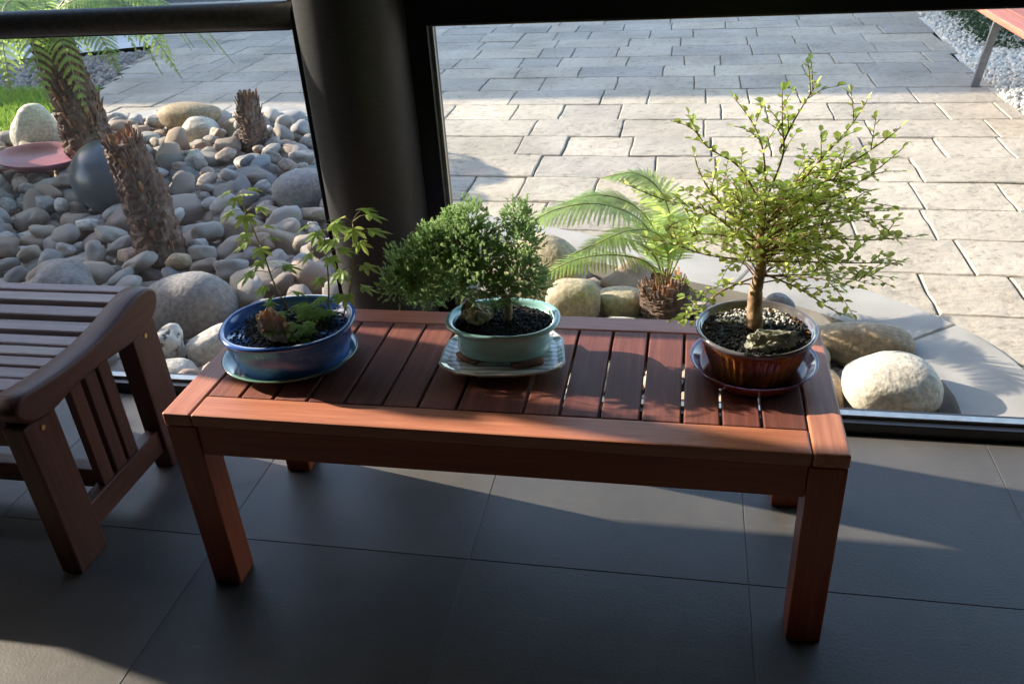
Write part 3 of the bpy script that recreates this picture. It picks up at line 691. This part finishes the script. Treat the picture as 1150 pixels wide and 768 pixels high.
# --- 3. brown ribbed pot
S3 = (1.130, .252, H)
sau = ell_pot('saucer', [(.05, 0), (.092, 0), (.100, .002), (.114, .017), (.1245, .031), (.130, .0365), (.1285, .038), (.1225, .034), (.112, .019), (.102, .0105), (.05, .009)], .925, .925, [saucer_gl, saucer_rim], None, midx=lambda r: 1 if 5 <= r <= 7 else 0)
sau.location = S3; tag(sau, 'glossy oxblood saucer with purple rim under the brown pot', 'saucer')
P3 = thing('potted_bonsai_tree', 'brown fluted pot with a bushy small leaved tree in bright leaf', 'bonsai', (S3[0], S3[1], H+.0095))
PS = .97
def flute(i, t): return 1+(.016*math.cos(t*44) if 2 <= i <= 6 else 0)
ell_pot('pot', [(.05, .0), (.076, .0), (.0785, .006), (.0835, .02), (.090, .04), (.095, .058), (.0985, .068), (.101, .072), (.103, .076), (.108, .084), (.112, .090), (.1125, .094), (.109, .096), (.104, .093), (.100, .082)], 1, 1, [brown_gl, brown_rim], P3, 2, flute, 264, lambda r: 1 if 9 <= r <= 13 else 0)
soil_disc(.1045, .1045, .080, seed=41, gr=1700, bump_=.008, white=lambda x, y, rr: y > .015+abs(x)*.2 and abs(x) < .075 and rr.random() < .6).build('soil', [granule_m, pumice_m], P3)
crag('decorative_rock', grey_rock, (1.150, .196, .548), (.044, .019, .022), 14, 'low grey green rock lying at the front of the brown pot', (.0, -.22, .2), .6, .3)
bt = MB(); bl = MB(); rb = random.Random(51)
O3 = Vector((S3[0], S3[1], H+.0095))
def lc(x, y, z): return Vector((x, y, z))-O3
trunk = smoothline([tuple(lc(1.128, .262, .525)), tuple(lc(1.126, .262, .57)), tuple(lc(1.124, .265, .62)), tuple(lc(1.130, .268, .67)), tuple(lc(1.124, .270, .73)), tuple(lc(1.128, .272, .80))], 5)
nt_ = len(trunk)
def wobr(i): return (.0180*(1-.80*i/nt_)) if i > 1 else .024-.002*i
bt.add(*tube(trunk, [wobr(i) for i in range(nt_)], 16, .09), 0, True)
def shoot(pts, r0, ln, w, sp, twigs=0, tl=.08, start=.25):
    P_ = [Vector(p) for p in smoothline([tuple(p) for p in pts], 5)]; n = len(P_)
    tw.add(*tube(P_, [max(.0006, r0*(1-.8*i/n)) for i in range(n)], 5), 0, True)
    Ls = [0]
    for i in range(1, n): Ls.append(Ls[-1]+(P_[i]-P_[i-1]).length)
    tot = Ls[-1]; s_ = tot*start; side = rb.choice((-1, 1))
    def at_(s_):
        for i in range(1, n):
            if Ls[i] >= s_: return P_[i-1].lerp(P_[i], (s_-Ls[i-1])/(Ls[i]-Ls[i-1]+1e-9)), (P_[i]-P_[i-1]).normalized()
        return P_[-1], (P_[-1]-P_[-2]).normalized()
    while s_ < tot:
        p, d = at_(s_); sd = d.cross(Vector((0, 0, 1)));
        if sd.length < .2: sd = d.cross(Vector((rb.uniform(-1, 1), rb.uniform(-1, 1), 0)))
        sd.normalize(); dd = d*.6+sd*side*.9+Vector((rb.uniform(-.3, .3), rb.uniform(-.3, .3), rb.uniform(-.25, .45)))
        nn = Vector((rb.uniform(-.5, .5), rb.uniform(-.5, .5), 1)); k = rb.uniform(.5, 1.25)
        leaf_quad(bl, p, dd, nn, ln*k, w*k, 0, .18); side = -side; s_ += sp*rb.uniform(.8, 1.25)
    p, d = at_(tot); leaf_quad(bl, p, d, Vector((0, .3, 1)), ln*.8, w*.8)
    for k in range(twigs):
        s_ = tot*rb.uniform(.25, .92); p, d = at_(s_); a_ = rb.uniform(0, 6.28); sd = d.orthogonal().normalized(); sd = (Matrix.Rotation(a_, 3, d) @ sd)
        dd = (d*.7+sd*.8+Vector((0, 0, .25))).normalized(); q = tl*rb.uniform(.5, 1.2); shoot([p, p+dd*q*.5+Vector((0, 0, .004)), p+dd*q+Vector((0, 0, -.004*rb.random()))], .0011, ln*.9, w*.9, sp*.95, 0, start=.12)
tw = MB()
# long leading shoots seen above and beside the crown
lead = [((1.128, .27, .80), (1.118, .275, .88), (1.098, .28, .93), (1.062, .29, .975)), ((1.128, .27, .80), (1.150, .27, .88), (1.145, .28, .93), (1.141, .29, .985)),
        ((1.145, .275, .89), (1.165, .28, .94), (1.195, .29, .995)), ((1.125, .27, .78), (1.08, .26, .86), (1.02, .26, .90), (.988, .26, .955)), ((1.12, .27, .70), (1.03, .26, .78), (.95, .25, .805), (.880, .25, .835)),
        ((1.13, .27, .72), (1.22, .27, .79), (1.29, .27, .84), (1.345, .28, .890)), ((1.13, .27, .70), (1.22, .26, .73), (1.31, .26, .73), (1.395, .27, .735)), ((1.13, .27, .68), (1.22, .25, .69), (1.30, .25, .690), (1.360, .25, .692)),
        ((1.13, .27, .75), (1.20, .28, .85), (1.255, .29, .92), (1.28, .30, .965)), ((1.13, .27, .75), (1.22, .27, .83), (1.31, .28, .90), (1.335, .28, .925)), ((1.125, .27, .66), (1.20, .24, .64), (1.25, .23, .610), (1.28, .22, .60)),
        ((1.12, .27, .68), (1.03, .25, .70), (.95, .24, .73), (.905, .24, .74)), ((1.12, .27, .72), (1.04, .28, .80), (1.01, .28, .85), (1.0, .28, .88)), ((1.125, .27, .65), (1.06, .24, .63), (1.02, .22, .60), (.995, .21, .585))]
for l_ in lead:
    shoot([lc(*p) for p in l_], .0022, .0185, .0125, .0105, 4, .055, .2)
for k in range(64):
    a_ = rb.uniform(0, 6.283); z0 = rb.uniform(.63, .80); s_ = lc(1.126, .27, z0); el_ = rb.uniform(-.12, .95); R_ = rb.uniform(.11, .235)*(1 if abs(math.cos(a_)) > .5 else .85)
    d = Vector((math.cos(a_)*math.cos(el_)*1.0, math.sin(a_)*math.cos(el_)*.85, math.sin(el_)*.62)); e = s_+d*R_+Vector((.012, 0, 0)); e.z = min(e.z, .93-O3.z)
    shoot([s_, s_.lerp(e, .5)+Vector((rb.uniform(-.015, .015), rb.uniform(-.015, .015), .014)), e], .0016, .0185, .0130, .0105, 4, .062, .3)
bt.build('trunk', bark_m, P3); tw.build('branches', twig_m, P3); bl.build('foliage', elm_leaf, P3)

# ------------------------------------------------------------------ ferns
def frond_mesh(pts, plen, npin=26, teeth=13, mat_=None, name='frond', parent=None, droop=.25, rr=None, r0=.003, up=Vector((0, 0, 1)), start=.16, pw=.10):
    b = MB(); P_ = [Vector(p) for p in smoothline([tuple(p) for p in pts], 8)]; n = len(P_)
    b.add(*tube(P_, [r0*(1-.8*i/n)+.0005 for i in range(n)], 5), 1, True)
    for k in range(npin):
        t = start+(1-start)*(k+.5)/npin; f_ = t*(n-1); i = min(n-2, int(f_)); p = P_[i].lerp(P_[i+1], f_-i); d = (P_[min(n-1, i+1)]-P_[max(0, i-1)]).normalized()
        sd = d.cross(up).normalized(); nn = sd.cross(d).normalized(); u_ = (t-start)/(1-start); L_ = plen*(math.sin(math.pi*min(1, u_*.82+.2))**.75)*(1-.75*max(0, u_-.8)/.2)
        for s_ in (-1, 1):
            q = p; dd = (sd*s_+d*.45+nn*rr.uniform(-.05, .12)).normalized(); step = L_/teeth
            for j in range(teeth):
                w_ = (1-j/teeth)**.6*plen*pw+.001; dd = (dd+Vector((0, 0, -droop/teeth))).normalized(); q2 = q+dd*step
                td = (dd.cross(nn)).normalized()
                for e in (-1, 1):
                    tip = q+dd*step*.9+td*e*w_-nn*w_*.15
                    b.add([q-dd*step*.1, q+dd*step*.85, tip+dd*step*.35, tip-dd*step*.3], [(0, 1, 2, 3)])
                q = q2
    return b.build(name, [mat_, green_twig], parent)
def fibre_trunk(pts, rad, n=26, rings=46, seed=1, stubs=260, stub_len=.05, top_fray=True):
    rr = random.Random(seed); P_ = [Vector(p) for p in smoothline([tuple(p) for p in pts], rings//(len(pts)-1))]; b = MB(); m_ = len(P_)
    R_ = [float(np.interp(i/(m_-1), np.linspace(0, 1, len(rad)), rad)) for i in range(m_)]
    v, f = tube(P_, R_, n, .10); b.add(v, f, 0, False)
    for k in range(stubs):
        t = rr.random(); i = min(m_-2, int(t*(m_-1))); d = (P_[i+1]-P_[i]).normalized(); a_ = rr.random()*6.283; o_ = d.orthogonal().normalized(); o_ = Matrix.Rotation(a_, 3, d) @ o_
        p = P_[i]+o_*R_[i]*.86; L_ = stub_len*rr.uniform(.5, 1.2); dr = (d*1.0+o_*rr.uniform(.12, .42)).normalized(); s_ = dr.cross(o_).normalized(); w_ = L_*rr.uniform(.14, .26)
        e = p+dr*L_; th = o_*w_*.5
        b.add([p-s_*w_, p+s_*w_, p+th+dr*L_*.2, e-s_*w_*.5, e+s_*w_*.5, e+th*.6], [(0, 1, 4, 3), (1, 2, 5, 4), (2, 0, 3, 5), (3, 4, 5)], 0 if rr.random() < .75 else 1)
    if top_fray:
        d = (P_[-1]-P_[-2]).normalized()
        for k in range(70):
            a_ = rr.random()*6.283; o_ = Matrix.Rotation(a_, 3, d) @ d.orthogonal().normalized(); q = R_[-1]*rr.uniform(.2, 1); p = P_[-1]+o_*q-d*.01; L_ = rr.uniform(.012, .04)*(1+.5*(1-q/R_[-1])); w_ = rr.uniform(.003, .008); s_ = d.cross(o_)
            e = p+(d+o_*.2).normalized()*L_; b.add([p-s_*w_, p+s_*w_, p+o_*w_, e-s_*w_*.4, e+s_*w_*.4, e+o_*w_*.4], [(0, 1, 4, 3), (1, 2, 5, 4), (2, 0, 3, 5), (3, 4, 5)], 1)
    return b
# small tree fern behind the table
F1 = thing('small_tree_fern', 'small tree fern with bright fronds behind the table', 'fern', (.935, 1.46, -.12))
def fl1(x, y, z): return Vector((x, y, z))-Vector((.935, 1.46, -.12))
ft = fibre_trunk([fl1(.935, 1.47, -.12), fl1(.935, 1.46, -.02), fl1(.93, 1.455, .035)], [.075, .082, .074], seed=3, stubs=210, stub_len=.045); ft.build('trunk', [fibre_m, fibre_tip], F1)
rf = random.Random(9)
for tip_pts, pl_ in (([(.93, 1.45, .05), (.91, 1.43, .20), (.84, 1.38, .32), (.72, 1.33, .385), (.58, 1.29, .375), (.47, 1.26, .31)], .135),
                     ([(.92, 1.44, .05), (.88, 1.40, .15), (.78, 1.32, .215), (.65, 1.25, .225), (.51, 1.19, .165)], .10),
                     ([(.93, 1.46, .05), (.90, 1.48, .22), (.82, 1.47, .33), (.70, 1.45, .37), (.58, 1.43, .34)], .12),
                     ([(.94, 1.45, .05), (.94, 1.40, .20), (.90, 1.31, .30), (.82, 1.22, .34), (.72, 1.15, .32)], .11),
                     ([(.94, 1.46, .05), (.97, 1.42, .22), (.99, 1.34, .34), (.98, 1.24, .38), (.93, 1.15, .35)], .10),
                     ([(.94, 1.46, .05), (1.0, 1.44, .20), (1.07, 1.38, .29), (1.15, 1.32, .29)], .09),
                     ([(.93, 1.45, .05), (.90, 1.41, .17), (.84, 1.33, .26), (.75, 1.26, .29), (.64, 1.20, .26)], .10),
                     ([(.94, 1.47, .05), (.95, 1.52, .22), (.91, 1.56, .34), (.82, 1.58, .40), (.70, 1.58, .38)], .11)):
    frond_mesh([fl1(*p) for p in tip_pts], pl_*1.05, 42, 20, fern_leaf, 'frond', F1, .45, rf, .0035, pw=.054)
# big tree fern in the stones
F2 = thing('tall_tree_fern', 'tall tree fern leaning left with drooping fronds beside the grey ball', 'fern', (-2.32, 3.05, -.13))
def fl2(x, y, z): return Vector((x, y, z))-Vector((-2.32, 3.05, -.13))
ft = fibre_trunk([fl2(-2.345, 3.06, -.13), fl2(-2.365, 3.05, .10), fl2(-2.365, 3.05, .28), fl2(-2.385, 3.045, .48), fl2(-2.400, 3.04, .70)], [.140, .132, .122, .110, .10], seed=5, stubs=620, stub_len=.075, top_fray=False); ft.build('trunk', [fibre_m, fibre_tip], F2)
for k in range(26):
    a_ = k*2.399+.3; R_ = rf.uniform(.55, .98); hi = rf.uniform(.03, .24); ca, sa = math.cos(a_), math.sin(a_)*.9; o_ = Vector((-2.415, 3.04, .68))
    end = rf.uniform(-.36, -.14)
    frond_mesh([fl2(*(o_+Vector((ca*q*R_, sa*q*R_, z)))) for q, z in ((0, 0), (.25, hi*.8), (.55, hi), (.8, hi*.55), (1, end))], .15, 36, 13, fern2_leaf, 'frond', F2, .8, rf, .006, pw=.07)
# fern frond low at far left
F3 = thing('low_fern', 'low fern clump at the left edge of the stones', 'fern', (-2.75, 2.0, -.1))
for k in range(7):
    a_ = k*.9-1; frond_mesh([Vector((0, 0, 0)), Vector((math.cos(a_)*.12, math.sin(a_)*.12, .2)), Vector((math.cos(a_)*.3, math.sin(a_)*.3, .26)), Vector((math.cos(a_)*.46, math.sin(a_)*.46, .16))], .09, 20, 9, fern2_leaf, 'frond', F3, .4, rf, .004)

# stumps
def stump(label, pts, rad, seed, stubs, sl_):
    base = Vector(pts[0]); b = fibre_trunk([Vector(p)-base for p in pts], rad, seed=seed, stubs=stubs, stub_len=sl_); o = b.build('fern_stump', [fibre_m, fibre_tip], None, tuple(base)); return tag(o, label, 'stump')
stump('near rough brown tree fern stump leaning in front of the grey ball', [(-1.195, 1.80, -.13), (-1.198, 1.80, .05), (-1.208, 1.80, .25), (-1.228, 1.79, .455)], [.100, .099, .090, .070], 11, 520, .055)
stump('far smaller tree fern stump at the back of the stones', [(-1.50, 3.34, -.13), (-1.49, 3.33, .05), (-1.475, 3.32, .24)], [.085, .08, .05], 12, 240, .06)
# ball and dish
b = MB(); v, f = lathe([(math.sin(math.pi*i/40)*.182+.0001, -math.cos(math.pi*i/40)*.182) for i in range(0, 40)]+[(.012, .1817), (.012, .176), (.0001, .176)], 72); b.add(v, f, 0, True)
o = b.build('ceramic_ball', ball_m, None, (-1.78, 2.38, .100)); tag(o, 'large dark grey glazed ball among the river stones', 'garden ball')
b = MB(); v, f = lathe([(.05, .0), (.14, .0), (.16, .012), (.20, .035), (.228, .058), (.232, .064), (.226, .064), (.20, .044), (.15, .02), (.04, .014)], 72); b.add(v, f, 0, True)
o = b.build('dish', dish_m, None, (-2.555, 2.86, .0)); o.rotation_euler = (-.02, .10, 0); tag(o, 'shallow dusty pink dish lying on the stones', 'dish')

# ------------------------------------------------------------------ stones
rs = random.Random(77)
meshes = []
for i in range(14):
    v, f = rock_vf(i+1, (1, rs.uniform(.62, .85), rs.uniform(.42, .62)), rs.uniform(.22, .5), .035, ICO3, rs.uniform(.8, 1.4), rs.uniform(.74, 1.0))
    me = bpy.data.meshes.new('river_stone'); me.from_pydata(v, [], f); me.materials.append(river_m); me.polygons.foreach_set('use_smooth', [True]*len(f)); me.update(); meshes.append(me)
placed = []
def put_stone(x, y, z, r, rot, me, name='river_stone', label='smooth rounded river stone among many in the stone bed', group='river stones in the bed'):
    o = bpy.data.objects.new(name, me); C.objects.link(o); o.location = (x, y, z); o.rotation_euler = rot; o.scale = (r, r, r); tag(o, label, 'stone', group); return o
def special(label, x, y, z, sc, seed, m_, amp=.25, rz=0, power=.85, fine=.02, rx=0):
    b = MB(); v, f = rock_vf(seed, sc, amp, fine, ICO4, .9, power); b.add(v, f, 0, True); o = b.build('boulder', m_, None, (x, y, z)); o.rotation_euler = (rx, 0, rz); tag(o, label, 'boulder'); placed.append((x, y, max(sc[0], sc[1])*.9)); return o
special('large cream boulder nearest the right end of the window', 1.585, .985, -.020, (.125, .105, .085), 31, cream_m, .16, .0, .80)
special('long mottled brown boulder behind the cream boulder', 1.56, 1.245, -.045, (.155, .070, .070), 32, brn_m, .18, -.12, .85)
special('small tan boulder left of the long brown boulder', 1.385, 1.15, -.055, (.06, .085, .055), 33, tan_m, .2, .2)
special('pale flat stone beside the table corner', 1.365, 1.29, -.04, (.075, .06, .05), 34, cream_m, .2, .4)
special('grey brown rock just behind the brown pot', 1.31, 1.40, -.02, (.055, .05, .07), 35, greyb_m, .25, .2)
special('small brown stone tucked beside the cream boulder', 1.415, 1.02, -.07, (.05, .09, .045), 36, brn_m, .2, .2)
special('tall tan boulder behind the teal pot', .50, 1.62, .005, (.150, .11, .135), 37, tan_m, .16, -.3, .85)
special('rounded olive tan boulder left of the small fern', .625, 1.42, -.015, (.095, .07, .085), 38, tan_m, .14, .1, .72)
special('low beige stone touching the small fern', .775, 1.50, -.05, (.085, .07, .055), 39, tan_m, .12, 0)
special('grey stone at the foot of the tan boulders', .46, 1.36, -.06, (.09, .07, .06), 40, greyb_m, .2, .5)
special('big smooth dark grey boulder just outside the left window', -.80, 1.30, -.03, (.185, .14, .125), 41, greyb_m, .16, .1, .9)
special('small black and white speckled rock by the left window', -.69, 1.00, .0, (.055, .05, .062), 42, speck_m, .35, .2, .9, .08)
special('pale smooth stone next to the speckled rock', -.545, 1.06, -.03, (.055, .11, .065), 43, white_m, .15, -.6)
special('light grey stone low beside the window sill', -.62, .87, -.05, (.09, .06, .06), 44, white_m, .2, .2)
special('upright pointed white rock beside the pink dish', -2.90, 3.30, .03, (.14, .11, .18), 45, white_m, .35, .3, .95, .05)
special('long rounded brown rock on top at the back edge', -2.12, 3.72, .035, (.20, .12, .085), 46, brn_m, .15, 0)
special('white topped rock under the long brown rock', -1.98, 3.60, -.04, (.12, .09, .09), 47, white_m, .3, .4)
special('large blue grey angular rock at the right of the bed', -.80, 2.46, -.02, (.17, .13, .12), 48, greyb_m, .3, .6)
special('small orange tan pebble at the foot of the near stump', -1.01, 1.63, .005, (.05, .04, .035), 49, brn_m, .2, .2)
special('sharp ridged grey stone behind the slatted bench', -1.35, 1.35, .0, (.13, .10, .12), 50, greyb_m, .4, .3)
for q in ((-1.19, 1.80, .07), (-1.5, 3.34, .08), (-2.29, 3.05, .11), (-1.80, 2.38, .12), (.935, 1.46, .10), (-2.60, 2.92, .06)): placed.append(q)
bedin = offset_line(edge_in, -.05)+[(1.68, .80), (-3.5, .80)]
TOP = [(-1.19, 1.8, .1), (-1.5, 3.34, .1), (-2.29, 3.05, .12), (-1.8, 2.38, .16), (-2.6, 2.92, .2), (-.8, 1.3, .2), (-3.02, 3.3, .15), (-2.12, 3.72, .2), (-.69, 1., .06), (-.55, 1.06, .1)]
cand = []
for lay, tries, ra, rb2 in ((0, 160, .105, .135), (0, 1300, .075, .105), (0, 6000, .052, .076), (0, 16000, .036, .054), (1, 2600, .045, .088)):
    for k in range(tries):
        x = rs.uniform(-3.4, 1.7); y = rs.uniform(.82, 4.0); r = rs.uniform(ra, rb2)
        if not inpoly(x, y, bedin): continue
        X, Y, Z = px((x, y, 0)); m1 = r*961/Z
        if X < -m1 or Y < 90 or Y > 480+m1 or X > 1100 or 395 < X < 500 or (425 < X < 595 and Y > 335) or (420 < X < 900 and Y > 372): continue
        if lay == 0:
            if any((x-a)**2+(y-b_)**2 < (.80*(r+q))**2 for a, b_, q in placed): continue
            placed.append((x, y, r)); z = -.125+r*.50+rs.uniform(-.008, .02)+.02*(r < .05); tilt = .3
        else:
            if X > 420 or any((x-a)**2+(y-b_)**2 < (.85*(r+q))**2 for a, b_, q in TOP): continue
            TOP.append((x, y, r)); z = -.035+r*.3; tilt = .5
        cand.append((m1, x, y, z, r, (rs.uniform(-tilt, tilt), rs.uniform(-tilt, tilt), rs.uniform(0, 6.28)), rs.randrange(len(meshes))))
cand.sort(key=lambda c_: -c_[0])
print('river stones', len(cand))
for m1, x, y, z, r, rot, k in cand[:300]: put_stone(x, y, z, r, rot, meshes[k])
b = MB()
for m1, x, y, z, r, rot, k in cand[300:]:
    M = Matrix.Translation((x, y, z)) @ Euler(rot).to_matrix().to_4x4() @ Matrix.Scale(r, 4); me = meshes[k]
    b.add([tuple(M @ v_.co) for v_ in me.vertices], ICO3[1], 0, True)
stuff(b.build('smaller_river_stones', river_i), 'smaller rounded river stones packed between the larger ones', 'stones')
# small filler pebbles, uncountable
b = MB(); k = 0
while k < 2600:
    x = rs.uniform(-3.3, 1.7); y = rs.uniform(.82, 3.95)
    if not inpoly(x, y, bedin): continue
    k += 1; r = rs.uniform(.022, .055); M = Matrix.Translation((x, y, -.125+r*.4)) @ Euler((rs.uniform(-.3, .3), rs.uniform(-.3, .3), rs.random()*6)).to_matrix().to_4x4() @ Matrix.Diagonal((r, r*.75, r*.55, 1)); b.add(xf(ICO2[0], M), ICO2[1], 0, True)
stuff(b.build('small_pebbles', river_i), 'small grey pebbles filling the gaps of the bed', 'pebbles')

# ------------------------------------------------------------------ outdoor bench, hedge
R = thing('outdoor_bench', 'red timber slat bench on grey metal legs at the edge of the gravel', 'bench', (2.9, 4.1, -.05))
def rp_(name, b, m_): o = b.build(name, m_, R); o.location = -Vector(R.location); return o
for k in range(4):
    x0 = 2.655+k*.115; b = MB(); b.add(*box(x0, x0+.105, 3.25, 4.86, .375, .410, .005)); rp_('seat_slat', b, red_y)
for yy in (4.52, 3.50):
    b = MB(); w_ = .012
    for (xa, za), (xb, zb) in (((2.70, -.052), (2.76, .352)), ((3.10, -.052), (3.04, .352))):
        b.add([(xa-.022, yy-w_, za), (xa+.022, yy-w_, za), (xb+.022, yy-w_, zb), (xb-.022, yy-w_, zb), (xa-.022, yy+w_, za), (xa+.022, yy+w_, za), (xb+.022, yy+w_, zb), (xb-.022, yy+w_, zb)], [(0, 1, 2, 3), (5, 4, 7, 6), (4, 0, 3, 7), (1, 5, 6, 2), (3, 2, 6, 7), (4, 5, 1, 0)])
    b.add(*box(2.70, 3.10, yy-.013, yy+.013, .353, .3745, 0)); rp_('leg_frame', b, steel_m)
def hedge(name, label, boxes, n, size, m_, seed, cat='hedge'):
    rr = random.Random(seed); t = thing(name, label, cat, (boxes[0][0], boxes[0][2], -.1)); b = MB(); wood_b = MB(); lo = Vector(t.location)
    for (x0, x1, y0, y1, z0, z1) in boxes:
        for k in range(n):
            x, y, z = rr.uniform(x0, x1), rr.uniform(y0, y1), rr.uniform(z0, z1)
            if rr.random() < .75:
                s_ = rr.choice('xXyYz')
                if s_ == 'x': x = x0
                elif s_ == 'X': x = x1
                elif s_ == 'y': y = y0
                elif s_ == 'Y': y = y1
                else: z = z1
            off = noise.noise(Vector((x*2.5, y*2.5, z*2.5)))*.09
            p = Vector((x+rr.uniform(-.05, .05)+off, y+rr.uniform(-.05, .05)+off, z+rr.uniform(-.05, .05)+off))-lo
            d = Vector((rr.gauss(0, 1), rr.gauss(0, 1), rr.gauss(0, 1))).normalized(); leaf_quad(b, p, d, Vector((rr.gauss(0, 1), rr.gauss(0, 1), 1)), size*rr.uniform(.7, 1.3), size*.6)
        for k in range(10):
            x = rr.uniform(x0+.1, x1-.1); y = rr.uniform(y0+.1, y1-.1); wood_b.add(*tube([Vector((x, y, -.16))-lo, Vector((x+rr.uniform(-.1, .1), y+rr.uniform(-.1, .1), z1-.1))-lo], [.02, .006], 6), 0, True)
    wood_b.build('stems', bark_m, t); b.build('foliage', m_, t); return t
hedge('hedge', 'clipped dark green hedge behind the red bench', [(3.12, 4.6, 5.55, 7.6, -.05, .75)], 22000, .035, hedge_leaf, 61)
hedge('shrub', 'dark green shrubs across the road at top left', [(-11.5, -8.2, 12.2, 13.5, -.1, .9)], 9000, .09, hedge_leaf, 62, 'shrub')
hedge('shrub', 'bright green bush beside the road at far left', [(-10.5, -8.6, 9.6, 10.8, -.1, .9)], 9000, .07, grass_m, 63, 'shrub')

# ------------------------------------------------------------------ shade casters outside the picture
fe = thing('shade_fence', 'unseen paling fence added to shade the stone bed', 'fence', (-4.9, 2.2, -.16))
b = MB()
y = 1.25
rfz = random.Random(8)
while y < 3.25:
    b.add(*box(-.012, .012, y-2.2, y-2.2+.09, 0, 2.05+rfz.uniform(-.02, .02), .002, 1)); y += .093
b.build('palings', fence_m, fe)
hs = thing('shade_block', 'unseen brown house far to the left beyond the footpath', 'shade caster', (-13, 9, -.1))
boxo('wall', (-7, 5.0, -2.24, 6, 0, 5.09), brick_m, hs, 0)
boxo('roof', (-7.05, 5.05, -2.29, 6.05, 5.092, 5.2), darkwall, hs, 0)
